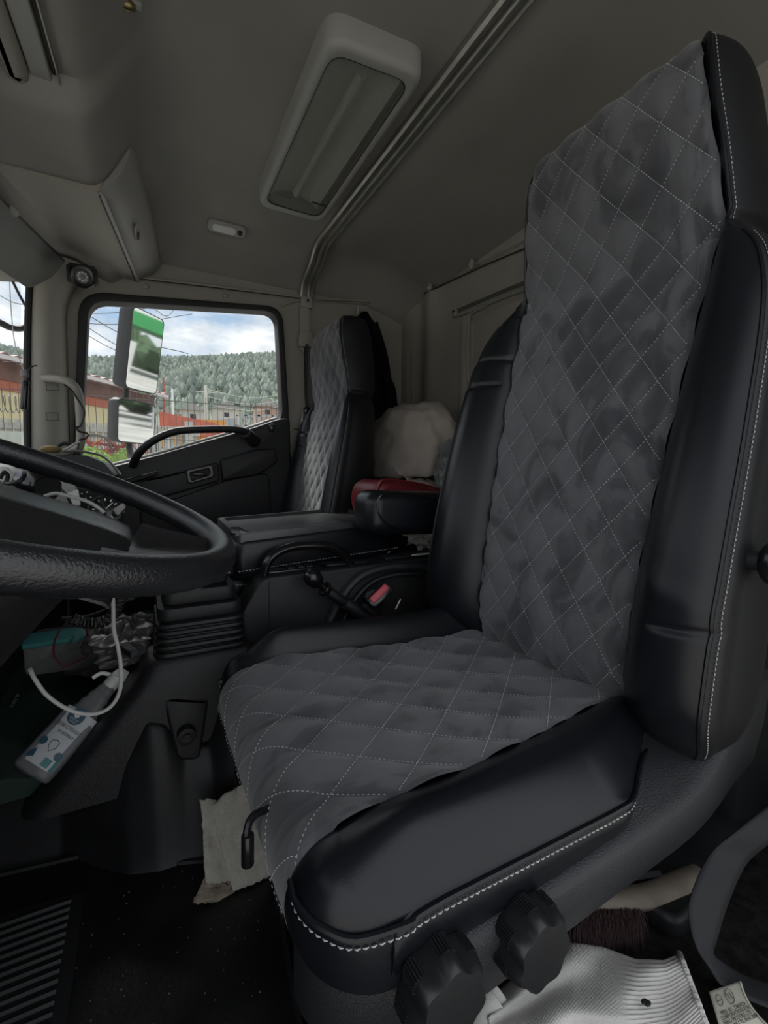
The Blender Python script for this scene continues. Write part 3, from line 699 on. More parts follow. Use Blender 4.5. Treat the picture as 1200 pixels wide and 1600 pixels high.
MB().tube([(-.074+.075*k, 1.432+.55*k, 1.4475) for k in (0, .5, 1)], .0022, 6).build('door_gap', M['seal'], st)
# sun visor
vs = thing('sun_visor', 'dark grey sun visor folded down at the windscreen corner', 'visor', (-.25, 1.6, 1.4))
r0, r1 = at(12, 322, Y=1.50), at(104, 412, Y=1.93)
dv = (r1-r0).normalized(); r00 = r0-dv*.55
lo = at(62, 463, Y=1.93)-r1
q = [r00, r0-dv*.02, r1-dv*.02, r1+dv*.005+lo*.10, r1+lo*.25, r1-dv*.10+lo*1.0, r1-dv*.20+lo*1.0, r00+lo*1.0]
nv = dv.cross(lo).normalized(); lv = lo.normalized()
pl = [((x-r00).dot(dv), (x-r00).dot(nv.cross(dv).normalized())) for x in q]; wv_ = nv.cross(dv).normalized()
MB().prism(roundpoly(pl, .02, 4), lambda a, b, d: r00+dv*a+wv_*b+nv*d, -.006, .008, bev=.005).build('panel', mat('dark_grey_vinyl', (.13, .13, .125), .55, bump=.1, bscale=600), vs)
MB().tube([r00, r1+dv*.01], .0045, 8).build('rod', M['plastic'], vs)
for p in (at(20, 330, Y=1.52), at(104, 411, Y=1.93)):
    MB().ball(p, (.013, .022, .010), 12).build('rod_holder', M['greytrim'], vs)
# round spot lamp
sp = thing('spot_lamp', 'round black spot lamp with clear lens above the front pillar', 'lamp', at(129, 432, Y=1.84))
c1 = at(129, 432, Y=1.84); d1 = (Vector((.35, 0, .9))-c1).normalized(); d1 = (cC-c1).normalized()
MB().cyl(c1-d1*.03, c1+d1*.012, .031, .036, n=28, bev=.004).build('housing', M['gloss'], sp)
MB().cyl(c1+d1*.008, c1+d1*.016, .024, .022, n=24).build('bezel', M['plastic'], sp)
lz = glass('spot_lens', (.7, .72, .72), .5, .15); MB().ball(c1+d1*.012, (.021, .021, .021), 18).build('lens', lz, sp)
for k in range(8):
    a = k*PI/4; xx = d1.cross(Vector((0, 0, 1))).normalized(); yy = xx.cross(d1); pq = c1+d1*.027+(xx*math.cos(a)+yy*math.sin(a))*.011; MB().box(pq, (.007, .007, .007), .002).build('facet', M['cream'], sp)
MB().box(c1+Vector((0, .02, .032)), (.075, .05, .012), .004).build('bracket', M['plastic'], sp)
for s_ in (-1, 1): MB().box(c1+Vector((s_*.038, .005, .004)), (.010, .03, .05), .003).build('bracket_arm', M['plastic'], sp)
# roof hatch at upper left
ht = thing('roof_hatch', 'grey roof hatch frame with bright edge at the top left corner', 'hatch', (-.2, 1.0, 1.5))
def bar(x0, x1, y0, y1, z, h, m, name, r=.006):
    dx = -.03
    MB().prism(roundpoly([(x0+dx, y0), (x1+dx, y0), (x1, y1), (x0, y1)], .008, 3), XY, z-h, z, bev=min(r, h*.4)).build(name, m, ht)
bar(-.50, -.225, .50, 1.14, 1.52, .030, M['greytrim'], 'panel', .012)
bar(-.205, -.165, .50, 1.16, 1.53, .050, M['beige'], 'inner_frame', .018)
bar(-.163, -.128, .50, 1.17, 1.53, .034, M['greytrim'], 'outer_frame', .004)
bar(-.126, -.118, .50, 1.175, 1.53, .026, M['seal'], 'gap_strip', .001)
bar(-.117, -.114, .50, 1.18, 1.53, .034, M['metal'], 'edge_strip', .001)

# ================================================================== REAR WALL FITTINGS
cr_ = thing('curtain_rail', 'short double curtain rail on the beige rear wall', 'rail', (1.19, 1.3, 1.42))
for dz, nm in ((0, 'track'), (-.022, 'track')):
    a = at(708, 487, X=1.188)+Vector((0, 0, dz)); b_ = at(828, 437, X=1.188)+Vector((0, 0, dz*1.0)); d_ = (b_-a)
    MB().tube([a, a+d_*3.2], .009, 4, flat=(1, .7)).build(nm, M['metal'] if dz == 0 else M['greytrim'], cr_, smooth=False)
p = at(712, 488, X=1.182); MB().box(p, (.012, .016, .035), .003).build('end_stop', M['greytrim'], cr_); MB().box(p+Vector((-.006, 0, .004)), (.004, .006, .008)).build('screw', M['seal'], cr_)
# jacket on its hook
jk = thing('jacket', 'black jacket hanging from a hook in the rear corner', 'jacket', (.93, 1.9, 1.4))
def jr(cu, z, wl_, wr_, dep, cy=1.90):
    c = at(cu, 600, Y=cy).x; R = []
    for k in range(40):
        a = 2*PI*k/40; f = 1+.14*math.sin(5*a+z*9)+.07*math.sin(11*a+z*23); w_ = wl_ if math.cos(a) < 0 else wr_
        R.append((c+w_*math.cos(a)*f, cy+dep*math.sin(a)*f, z))
    return R
rings = [jr(570, 1.462, .012, .012, .012), jr(570, 1.44, .03, .03, .02), jr(572, 1.40, .045, .05, .04), jr(572, 1.36, .05, .075, .05), jr(572, 1.31, .08, .06, .055), jr(574, 1.22, .10, .085, .065), jr(578, 1.12, .11, .11, .07), jr(580, 1.0, .12, .125, .075), jr(580, .85, .12, .13, .075), jr(580, .78, .11, .12, .07)]
R2 = [np.array(r) for r in rings]; R3 = spline([r.reshape(-1) for r in R2], 5); MB().loft([r.reshape(-1, 3) for r in R3]).build('body', M['black_cloth'], jk, sharp=80)
q = [at(u, v, Y=1.83) for u, v in ((585, 505), (600, 560), (606, 620), (606, 690))]
MB().tube(spline(q, 5), [.02+.012*math.sin(i) * 0+.012*i/15 for i in range(16)], 10, flat=(1, .8)).build('sleeve', M['black_cloth'], jk)
hk = MB().tube(spline([at(u, v, Y=1.965) for u, v in ((560, 478), (560, 492), (568, 500), (578, 494), (578, 484))], 4), .006, 8); hk.box(at(568, 482, Y=1.985), (.05, .012, .03), .004)
tag(hk.build('coat_hook', M['greytrim']), 'grey coat hook holding the black jacket', 'hook')
# passenger belt
sb = thing('seat_belt', 'dark seat belt with beige guide on the passenger pillar', 'seat belt', (.66, 1.98, 1.2))
MB().prism(rrect(-.022, -.10, .022, .10, .02), lambda a, b, d: (.655+a, 1.985-d, 1.37+b), 0, .006).build('slot', M['greytrim'], sb)
MB().prism(roundpoly([(-.036, .005), (-.028, .035), (.028, .035), (.036, .005), (.036, -.03), (-.036, -.03)], .01, 3), lambda a, b, d: (.658+a, 1.985-d, 1.318+b), 0, .03, bev=.006).build('guide', M['beige'], sb)
MB().tube(spline([(.652, 1.955, 1.295), (.650, 1.95, 1.1), (.66, 1.945, .95), (.67, 1.94, .75), (.68, 1.9, .5)], 4), .025, 8, flat=(1, .1)).build('webbing', M['web'], sb)
MB().tube(spline([at(u, v, Y=1.93) for u, v in ((482, 640), (474, 645), (472, 660), (475, 668), (481, 663))], 4), .003, 6).build('tongue_ring', M['steel'], sb)
MB().box(at(484, 642, Y=1.935), (.055, .02, .03), .006).build('tongue', M['gloss'], sb)

# ================================================================== BED AREA
bk = MB().box((1.01, 1.15, .31), (.24, 1.6, .60), .03); tag(bk.build('bunk', M['leather2']), 'black bunk base along the rear wall', 'bunk')
def mound(name, c, r, seed, m, label, cat, fold=.03, n=90, par=None, flat=0):
    V = []
    for i in range(n//2+1):
        ph = PI*i/(n//2)
        R = []
        for j in range(n):
            th = 2*PI*j/n; d = Vector((math.sin(ph)*math.cos(th), math.sin(ph)*math.sin(th), math.cos(ph)))
            f = 1+.10*noise.noise(d*1.7+Vector((seed, 0, 0)))
            q = d*2.3+Vector((seed, 3, 1)); rd = 1-abs(noise.noise(q+Vector((0, 0, noise.noise(q*.7)*2)))*2)
            f += fold*rd**3+fold*.5*noise.noise(d*7)+.022*math.sin(th*7+ph*5+3*noise.noise(d*2))*S((ph-.5)/.8)
            p = Vector((c[0]+d.x*r[0]*f, c[1]+d.y*r[1]*f, c[2]+max(d.z, -.35)*r[2]*f)); R.append(p)
        V.append(R)
    return tag(MB().loft(V, cap=False).build(name, m, par, sharp=80), label, cat)
mound('pillow', (.985, 1.62, .80), (.15, .30, .225), 2.3, M['cloth'], 'large beige cloth covered pillow leaning in the rear corner', 'pillow', .05)
def sheet(name, fn, nu, nv, m, label, cat, thick=.003, par=None):
    G = np.array([[fn(u, v) for v in np.linspace(0, 1, nv)] for u in np.linspace(0, 1, nu)])
    o = MB().grid(G).build(name, m, par, sharp=80)
    sd = o.modifiers.new('solid', 'SOLIDIFY'); sd.thickness = thick
    return tag(o, label, cat)
def blanket(u, v):
    x = .84+.30*u; y = 1.18+.62*v
    z = .625+.10*S((v-.05)/.5)*(1-.3*u)+.05*abs(noise.noise(Vector((x*9, y*7, 2))))+.035*abs(noise.noise(Vector((x*22+noise.noise(Vector((y*9, x*9, 4)))*2, y*16, 5))))
    return (x, y, z)
sheet('crumpled_sheet', blanket, 60, 110, M['cloth'], 'crumpled beige sheet lying in front of the pillow', 'bedding')
def crumple(c, r, seed, amp=.5, fr=2.2):
    def fn(u, v):
        th = 2*PI*u; ph = PI*(.02+.96*v); d = Vector((math.sin(ph)*math.cos(th), math.sin(ph)*math.sin(th), math.cos(ph)))
        c2 = Vector((math.cos(th)*fr, math.sin(th)*fr, d.z*fr))+Vector((seed, 0, 0))
        f = 1+amp*(noise.voronoi(c2)[0][0]-.45)+.12*amp*noise.noise(c2*4)
        return Vector(c)+Vector((d.x*r[0], d.y*r[1], d.z*r[2]))*f
    return fn
o = sheet('plastic_bag', crumple((.98, 1.28, .745), (.07, .075, .10), 3, .7, 2.8), 50, 40, M['clear'], 'crumpled clear plastic bag beside the pillow', 'bag', .0008)
sheet('rag', crumple((.745, 1.16, .545), (.055, .06, .045), 8, 1.1, 2.4), 50, 40, M['wcloth'], 'crumpled white rag behind the driver seat backrest', 'rag', .002)
# red bag
rb = thing('red_bag', 'dark red zipped bag lying behind the black armrest', 'bag', (.62, 1.24, .6))
PB = [(at(u, v, Y=1.14).x, at(u, v, Y=1.14).z) for u, v in ((581, 776), (586, 758), (600, 749), (655, 757), (690, 768), (690, 830), (590, 815), (582, 797))]
MB().prism(roundpoly(PB, .02, 5), XZ, 1.12, 1.30, bev=.02).build('body', M['red'], rb, sharp=60)
MB().tube(spline([(x, 1.118, z) for x, z in PB[:5]], 5), .004, 6).build('zip', M['red'], rb)
MB().tube(spline([at(u, v, Y=1.10) for u, v in ((568, 769), (565, 777), (568, 786), (573, 779))], 4, closed=True), .002, 6, closed=True).build('zip_pull', M['steel'], rb)

# ================================================================== CENTRE: FOLDED SEAT, CONSOLE, LEVER
cs = thing('folded_centre_seat', 'folded black centre seat with moulded tray on its back', 'seat', (.38, 1.27, .3))
def body(x0, x1, y0, y1, z0, z1, r, n=8):
    rings = []
    base = roundpoly([(x0, y0), (x1, y0), (x1, y1), (x0, y1)], r*1.6, n)
    return base
P0 = [(.175, 1.045), (.60, 1.075), (.64, 1.46), (.19, 1.46)]
bp_ = roundpoly(P0, .035, 5)
mb = MB(); cc = (.41, 1.28)
def sc(P, k): return [(cc[0]+(x-cc[0])*k, cc[1]+(y-cc[1])*k) for x, y in P]
def tz(x): return .590+.02*(x-.2)/.45
rings = []
for k, dz in ((.93, -.105), (.985, -.095), (1.0, -.08), (1.01, -.05), (1.0, -.02), (.985, -.012), (.95, -.006)):
    rings.append([(x, y, tz(x)+dz+.002*math.sin(x*60+y*40)) for x, y in sc(bp_, k)])
MB().loft(rings).build('backrest', M['leather'], cs, sharp=60)
rings = []
for k, dz in ((.975, -.014), (.975, .002), (.968, .006), (.90, .006), (.87, -.004), (.0001, -.004)):
    rings.append([(x, y, tz(x)+dz) for x, y in sc(roundpoly(P0, .02, 5), k)])
tr = MB().loft(rings).build('tray', mat('tray_plastic', (.045, .046, .05), .33, spec=.6), cs, sharp=25)
mb = MB()
for i in range(34):
    for j in range(12):
        x = .235+i*.0075; y = 1.105+j*.008; mb.box((x, y, tz(x)-.0034), (.004, .0045, .0018))
tag(mb.build('anti_slip_pattern', mat('tray_dots', (.14, .145, .15), .35), tr), kind='stuff')
o = MB().prism(roundpoly([(.178, 1.10), (.205, 1.06), (.215, 1.06), (.215, 1.19), (.19, 1.20)], .01, 3), lambda a, b, d: (a, b, tz(a)+d), -.002, .006, bev=.002).build('latch_plate', M['gloss'], cs)
q = [Vector((x, y, tz(x)-.075)) for x, y in sc(bp_, 1.012)]; q = [p for p in q if p.y < 1.2]; q.sort(key=lambda p: p.x)
qq = [Vector((x, 1.040+.03*(x-.175)/.445, tz(x)-.078)) for x in np.linspace(.18, .62, 40)]
dashes(qq, [Vector((0, -1, .2))]*len(qq), .005, .003, .0012).build('stitching', M['thread'], cs)
rings = []
for k, z in ((.95, .30), (1.0, .33), (1.0, .44), (.985, .47), (.93, .487)):
    rings.append([(x-.02, y+.02, z) for x, y in sc(roundpoly([(.15, 1.10), (.60, 1.12), (.62, 1.55), (.15, 1.52)], .05, 5), k)])
MB().loft(rings).build('cushion', M['leather'], cs, sharp=60)
qq = [at(u, v, Y=1.085) for u, v in ((342, 908), (352, 912), (375, 914), (398, 911))]; dashes(spline(qq, 6), [Vector((0, -1, .2))]*30, .005, .003, .0011).build('stitching', M['thread'], cs)
hp = spline([at(u, v, Y=1.015) for u, v in ((412, 898), (418, 878), (435, 862), (465, 853), (505, 853), (532, 862), (548, 882))], 6)
MB().tube(hp, .0155, 12, flat=(1, .7)).build('grab_handle', M['gloss'], cs)
# console
cn = thing('centre_console', 'black plastic console beside the driver seat with brake lever arch', 'console', (.55, 1.0, .25))
CP = [(.16, .27), (.165, .40), (.178, .43), (.215, .492), (.235, .505), (.60, .512), (1.0, .515), (1.0, .27)]
MB().prism(roundpoly(CP, [.01, .03, .03, .03, .02, .01, .01, .01], 4), XZ, .985, 1.07, bev=.008).build('body', M['plastic'], cn)
MB().box((.238, .984, .42), (.0016, .004, .15)).build('seam', M['seal'], cn)
o = MB().box((.30, 1.03, .5085), (.13, .045, .006), .002).build('switch_panel', M['gloss'], cn)
for x in (.30, .325, .345): MB().box((x, 1.03, .5125), (.016, .026, .006), .002).build('switch', M['plastic'], o)
MB().box((.44, 1.03, .512), (.11, .04, .004), .0015).build('trim_strip', M['plasticg'], cn)
MB().box((.60, 1.04, .514), (.10, .05, .004), .0015).build('trim_strip', M['plasticg'], cn)
arch = spline([at(u, v, Y=.975) for u, v in ((505, 995), (520, 960), (540, 925), (565, 900), (600, 888), (640, 885), (668, 888))], 6)
MB().tube(arch, .012, 8, flat=(1, .9)).build('arch_rim', M['plasticg'], cn)
arch2 = spline([at(u, v, Y=.970) for u, v in ((525, 1000), (540, 962), (560, 930), (585, 908), (620, 898), (660, 896))], 6)
MB().tube(arch2, .006, 8).build('arch_rim', M['plastic'], cn)
ai = [(p[0], p[2]) for p in arch2]+[(.75, .45), (.75, .30), (.40, .30)]
MB().prism(ai, XZ, .978, .984).build('arch_recess', M['seal'], cn)
MB().prism(roundpoly([(.62, 1.0), (.72, 1.0), (.72, 1.06), (.62, 1.06)], .008, 3), lambda a, b, d: (a, b, d), .5155, .519).build('storage_well', M['seal'], cn)
MB().tube([(.62, .998, .521), (.74, .998, .521)], .0025, 6).build('well_edge', M['cream'], cn)
# park brake lever
bl = thing('parking_brake_lever', 'black brake lever with round knob leaning beside the console', 'lever', (.40, .95, .4))
k0, k1, k2, k3 = at(489, 903, Y=.93), at(507, 920, Y=.93), at(540, 943, Y=.935), at(578, 970, Y=.94)
MB().tube([k0-(k1-k0)*.55, k0-(k1-k0)*.4, k0, k0+(k1-k0)*.45, k0+(k1-k0)*.6], [.006, .016, .0205, .016, .009], 18).build('knob', M['gloss'], bl, sharp=60)
MB().cyl(k0+(k1-k0)*.55, k2, .008).build('shaft', M['gloss'], bl)
d_ = (k2-k1).normalized(); MB().cyl(k1-d_*.004, k1+d_*.005, .017, n=20, bev=.002).build('collar', M['gloss'], bl)
MB().cyl(k1+d_*.012, k2, .0115, .0125, bev=.002).build('sleeve', M['plastic'], bl)
MB().cyl(k2-d_*.005, k3+d_*.06, .0155, .018, bev=.003).build('base_sleeve', M['plastic'], bl)
# buckle
bu_ = thing('seat_belt_buckle', 'belt buckle with red release button beside the driver cushion', 'buckle', (.50, .9, .4))
b0 = at(592, 928, Y=.90); b1 = at(625, 962, Y=.92); axb = (b0-b1).normalized()
xa = (at(602, 912, Y=.90)-at(575, 938, Y=.90)).normalized(); za = xa.cross(Vector((0, -1, .35)).normalized()).normalized(); ya_ = za.cross(xa)
Mx = Matrix((xa, ya_, za)).transposed()
if (Mx@Vector((0, 0, 1))).y > 0: pass
fdir = (cC-b0).normalized()
za = (fdir-xa*fdir.dot(xa)).normalized(); ya_ = za.cross(xa); Mx = Matrix((xa, ya_, za)).transposed()
MB().box(b0-za*.012+ya_*-.004, (.066, .030, .035), .006, Mx).build('housing', M['gloss'], bu_)
MB().box(b0+za*.006, (.052, .017, .008), .004, Mx).build('release_button', M['redbtn'], bu_)
stp = spline([b0-za*.03, b0-za*.06+Vector((0, .02, -.02)), b0+Vector((-.02, .05, -.11))], 5); MB().tube(stp, .03, 10, flat=(1, .5)).build('stalk_cover', M['plastic'], bu_)
MB().tube([at(618, 952, Y=.89), at(626, 936, Y=.89)], .0016, 6).build('clip', M['cream'], bu_)
# low black case between tray and console
MB_ = MB().box((.70, 1.24, .49), (.20, .22, .12), .035, Matrix.Rotation(.15, 3, 'Y')); tag(MB_.build('black_pouch', M['black_cloth']), 'soft black pouch between the folded seat and the armrest', 'pouch')
tag(MB().cyl(at(604, 868, Y=1.14), at(610, 858, Y=1.14)+Vector((0, .0, .0)), .020, n=18, bev=.004).build('small_round_cap', M['gloss']), 'small black round cap beside the white rag', 'cap')

# ================================================================== STEERING WHEEL
WC = Vector((-.1536, .5777, .7325)); wn = Vector((.37, -.1, 1)).normalized(); wa = Vector((0, 1, 0)).cross(wn).normalized(); wb = wn.cross(wa)
def wp(a, b, h=0): return WC+wa*a+wb*b+wn*h
sw = thing('steering_wheel', 'large black steering wheel with grained rim cropped at the left', 'steering wheel', (-.15, .58, .66))
n1, n2 = 300, 20; V = []
for i in range(n1):
    t = 2*PI*i/n1; c = wp(.2507*math.cos(t), .2507*math.sin(t)); o_ = (wa*math.cos(t)+wb*math.sin(t)); R = []
    for k in range(n2):
        p_ = 2*PI*k/n2; r_ = .0160
        r_ += .0009*math.cos(t*78)*max(0, -math.cos(p_-PI*.4)-.3)
        R.append(c+o_*(r_*math.cos(p_))*.95+wn*(r_*1.05*math.sin(p_)))
    V.append(R)
MB().loft(V, closed=True).build('rim', M['wheel'], sw, sharp=80)
# hub pad
rings = []
sec = [(.125, -.046), (.122, -.030), (.105, -.020), (.06, -.014), (.0, -.008), (-.030, -.004), (-.040, -.005), (-.048, -.009), (-.075, -.020), (-.105, -.034), (-.135, -.044), (-.135, -.047)]
for a_, k, dz in ((-.17, .6, -.01), (-.16, .9, -.002), (-.10, 1, 0), (.0, 1.0, .003), (.08, 1.0, .002), (.13, .98, -.001), (.149, .96, -.004), (.155, .93, -.008)):
    rings.append([wp(a_, b_*k, h+dz) for b_, h in sec])
MB().loft(rings).build('hub_pad', M['wheel'], sw, sharp=40)
def spoke(a0, w0, w1, r0, r1, name):
    rings = []
    for k in np.linspace(0, 1, 14):
        r = r0+(r1-r0)*k; w_ = w0+(w1-w0)*k**2; h0 = -.016+.012*k
        q = [(-w_, -.022), (-w_, -.002), (-w_*.93, .004), (-w_*.8, .003), (-w_*.55, -.004), (w_*.3, -.006), (w_*.72, .001), (w_*.88, .009), (w_*.97, .006), (w_, -.002), (w_, -.022)]
        rings.append([WC+(wa*math.cos(a0)+wb*math.sin(a0))*r+(wb*math.cos(a0)-wa*math.sin(a0))*x+wn*(h0+(z*1.5 if z > 0 else z)*(1-.35*k)) for x, z in q])
    MB().loft(rings).build(name, M['wheel'], sw, sharp=50)
spoke(-.22, .070, .080, .150, .246, 'spoke'); spoke(PI+.22, .07, .08, .15, .246, 'spoke')
# column
cl = MB(); rings = []
for h, r_, sx in ((-.036, .125, 1.0), (-.062, .13, 1), (-.12, .105, 1), (-.19, .08, 1), (-.30, .07, 1), (-.52, .065, 1)):
    rings.append([wp(r_*math.cos(t)*sx-.0+.10*min(0, h+.12)*-0, r_*.95*math.sin(t), h) for t in np.linspace(0, 2*PI, 29)[:-1]])
cl.loft(rings); tag(cl.build('steering_column', M['plastic'], None, sharp=50), 'black shroud of the steering column under the wheel', 'steering column')
tag(MB().tube(spline([wp(.02, .06, -.11), wp(.05, .16, -.10), wp(.06, .235, -.085)], 5), [.008]*6+[.012]*5, 8).build('column_stalk', M['gloss']), 'black indicator stalk behind the steering wheel', 'stalk')

# ================================================================== DASHBOARD
db = thing('dashboard', 'black dashboard behind the steering wheel', 'dashboard', (-.4, 1.0, .4))
rings = []
for y in np.linspace(.12, 1.97, 40):
    e_ = S((y-1.80)/.16)
    xr = -.235+.03*S((y-1.5)/.3); zt = .735+.02*S((y-1.35)/.2)
    rings.append([(-.56, y, .20), (-.56, y, zt), (-.40, y, zt+.005), (xr-.05, y, zt), (xr-.012, y, zt-.012), (xr, y, zt-.035), (xr+.015, y, .62), (xr-.0, y, .55), (xr-.05, y, .50), (xr-.06, y, .20)])
MB().loft(rings).build('body', M['plastic'], db, sharp=40)
# rounded end cap at the far side its pale highlight is added as a metal tube
q = [at(u, v, Y=1.80) for u, v in ((92, 706), (120, 705), (150, 709), (170, 720), (188, 742))]
MB().tube(spline(q, 5), .0045, 8).build('end_highlight', M['metal'], db)
rings = []
for k in np.linspace(0, 1, 10):
    y = 1.62+.28*k; s_ = math.sin(PI*(.5+.4*k))
    rings.append([(-.24, y, .60), (-.30, y, .745), (-.235, y, .782), (-.15, y, .784), (-.105, y, .762), (-.078, y, .725), (-.09, y, .60)])
MB().loft(rings).build('end_vent_housing', M['plasticg'], db, sharp=30)
for k in range(3):
    a = at(118+k*12, 722-k*1, Y=1.70); MB().box(a, (.035, .003, .012), .001).build('vent_slat', M['gloss'], db)
# instrument face on the slope below the windscreen
ip = MB().box((-.205, .98, .665), (.03, .46, .12), .012, Matrix.Rotation(-.35, 3, 'Y')).build('instrument_panel', M['gloss'], db)
def plate(c, r, m, name, par, th=.004, n=28, nrm=Vector((.93, -.1, .35))):
    nn = nrm.normalized(); return MB().cyl(c-nn*th, c+nn*th, r, n=n, bev=.001).build(name, m, par)
c1 = at(166, 794, X=-.10); 
# round clock gauge with ticks
cg = thing('round_gauge', 'small round gauge with white markings behind the wheel rim', 'gauge', at(165, 794, Y=1.02))
gc = at(165, 796, Y=1.02); gn = (cC-gc).normalized(); gn.z += .35; gn.normalize(); gx = gn.cross(Vector((0, 0, 1))).normalized()*-1; gy = gn.cross(gx)*1
if gy.z < 0: gy = -gy
MB().cyl(gc-gn*.03, gc+gn*.002, .030, n=32, bev=.003).build('housing', M['gloss'], cg)
MB().tube([gc+gn*.003+(gx*math.cos(t)+gy*math.sin(t))*.027 for t in np.linspace(0, 2*PI, 33)[:-1]], .0015, 6, closed=True).build('bezel', M['plasticg'], cg)
for k in range(12):
    t = 2*PI*k/12; d_ = gx*math.cos(t)+gy*math.sin(t); MB().tube([gc+gn*.003+d_*.017, gc+gn*.003+d_*.022], .0013, 5).build('tick', M['white'], cg)
MB().tube([gc+gn*.0035, gc+gn*.0035+gx*.012+gy*.012], .0010, 5).build('needle', M['white'], cg)
MB().tube([at(157, 780, Y=1.0), at(163, 797, Y=1.0), at(166, 812, Y=1.0)], .003, 6).build('stand', M['darkwire'], cg)
# dotted black board (button panel with small lights)
bb = thing('button_panel', 'black panel dotted with tiny white marks behind the wheel rim', 'panel', at(145, 780, Y=1.12))
q0 = [at(u, v, Y=1.12) for u, v in ((118, 762), (186, 778), (196, 800), (168, 812), (124, 796))]
MB().loft([q0, [p+Vector((-.02, .02, -.01)) for p in q0]]).build('board', M['gloss'], bb, smooth=False)
for k, (u, v) in enumerate(((128, 771), (136, 769), (142, 777), (145, 784), (155, 776), (158, 778), (171, 781), (178, 783), (154, 782), (134, 779))):
    MB().ball(at(u, v, Y=1.112), .0016, 8).build('mark', M['white'], bb)
# grey folder and papers on the dash
tag(MB().prism([(p.x, p.z) for p in [at(u, v, Y=.98) for u, v in ((2, 729), (12, 730), (52, 772), (34, 776), (0, 757))]], XZ, .97, .985, bev=.002).build('white_tablet', M['cream']), 'pale grey device leaning on the dashboard at the left edge', 'device')
tag(MB().prism(roundpoly([(p.x, p.z) for p in [at(u, v, Y=1.10) for u, v in ((72, 745), (118, 757), (124, 795), (78, 790))]], .004, 2), XZ, 1.10, 1.12, bev=.002).build('grey_folder', M['greytrim']), 'grey folder standing behind the dash camera', 'folder')
tag(MB().prism(roundpoly([(p.x, p.z) for p in [at(u, v, Y=1.06) for u, v in ((102, 772), (122, 764), (126, 790), (112, 788))]], .003, 2), XZ, 1.06, 1.064).build('white_card', M['cream']), 'small white card beside the dotted black panel', 'card')
dc = thing('dash_camera', 'black cylindrical dash camera behind the steering wheel rim', 'camera', at(62, 757, Y=.95))
a = at(42, 750, Y=.97); b_ = at(70, 762, Y=.93)
MB().tube([a, a.lerp(b_, .5), b_, b_.lerp(a, -.15)], [.022, .026, .027, .022], 20).build('body', M['gloss'], dc)
MB().cyl(b_, b_+(b_-a)*.2, .020, n=20).build('lens_ring', M['plastic'], dc)
MB().box(at(43, 744, Y=.93), (.008, .004, .008), .001).build('button', M['cream'], dc)
for i, (pts, r_, mm, nm, lb) in enumerate((
    (((0, 748, .9), (6, 738, .9), (12, 742, .9), (10, 752, .9), (0, 762, .9)), .003, M['darkwire'], 'black_wire', 'thin black wire looped on the pale device'),
    (((10, 756, .88), (22, 755, .87), (33, 750, .87), (38, 742, .88), (38, 738, .9)), .0035, M['darkwire'], 'black_wire', 'black wire curling above the dash camera'),
    (((70, 775, .86), (88, 771, .85), (110, 776, .84), (135, 783, .83), (152, 792, .82), (163, 801, .82)), .0028, M['cable'], 'white_wire', 'white wire lying along the top of the wheel hub'),
    (((82, 752, 1.0), (92, 762, 1.0), (104, 774, .98), (112, 790, .97)), .0025, M['darkwire'], 'black_wire', 'black wire running down the grey folder'),
    )):
    tag(MB().tube(spline([at(u, v, Y=y) for u, v, y in pts], 6), r_, 7).build(nm, mm), lb, 'wire')
tag(MB().ball(at(80, 702, Y=1.70), (.028, .018, .012), 16).build('small_sponge', mat('ochre', (.20, .14, .05), .8)), 'small ochre and grey sponge on top of the dashboard', 'sponge')
tag(MB().tube(spline([at(u, v, Y=1.74) for u, v in ((90, 704), (92, 696), (101, 693), (112, 696))], 5), .006, 8).build('black_strap', M['darkwire']), 'short black strap on the dashboard under the pillar handle', 'strap')
tag(MB().tube(spline([at(u, v, Y=1.72) for u, v in ((97, 705), (106, 700), (118, 693), (125, 690))], 5), .0035, 8).build('white_wire', M['cable']), 'short pale wire on the dashboard below the pillar handle', 'wire')
tag(MB().tube(spline([at(u, v, Y=1.81) for u, v in ((100, 601), (112, 610), (120, 622), (130, 637), (132, 648), (126, 665), (119, 668), (124, 674), (137, 678), (134, 685), (124, 688), (121, 702), (112, 712))], 6), .003, 7).build('black_wire', M['darkwire']), 'black wire wound round the pillar grab handle', 'wire')
# object behind rim to the right: pale clip
tag(MB().prism(roundpoly([(p.x, p.z) for p in [at(u, v, Y=1.0) for u, v in ((176, 796), (192, 786), (197, 792), (184, 806))]], .003, 3), XZ, .995, 1.01, bev=.002).build('grey_clip', M['greytrim']), 'small grey clip right of the round gauge', 'clip')
# windscreen antenna stub with wires
an = thing('windscreen_aerial', 'black cylindrical aerial hanging by a wire in the windscreen', 'aerial', at(38, 620, Y=1.5))
MB().cyl(at(40, 595, Y=1.5), at(37, 640, Y=1.5), .0085, n=14, bev=.002).build('stub', M['gloss'], an)
MB().tube(spline([at(u, v, Y=1.5) for u, v in ((41, 594), (44, 580), (50, 573), (58, 571))], 4), .0017, 6).build('lead', M['darkwire'], an)
MB().tube(spline([at(u, v, Y=1.52) for u, v in ((15, 440), (17, 480), (22, 530), (30, 560), (38, 580))], 4), .0011, 6).build('suction_thread', M['cream'], an)
MB().ball(at(38, 584, Y=1.52), (.010, .008, .012), 12).build('suction_pad', M['clear'], an)

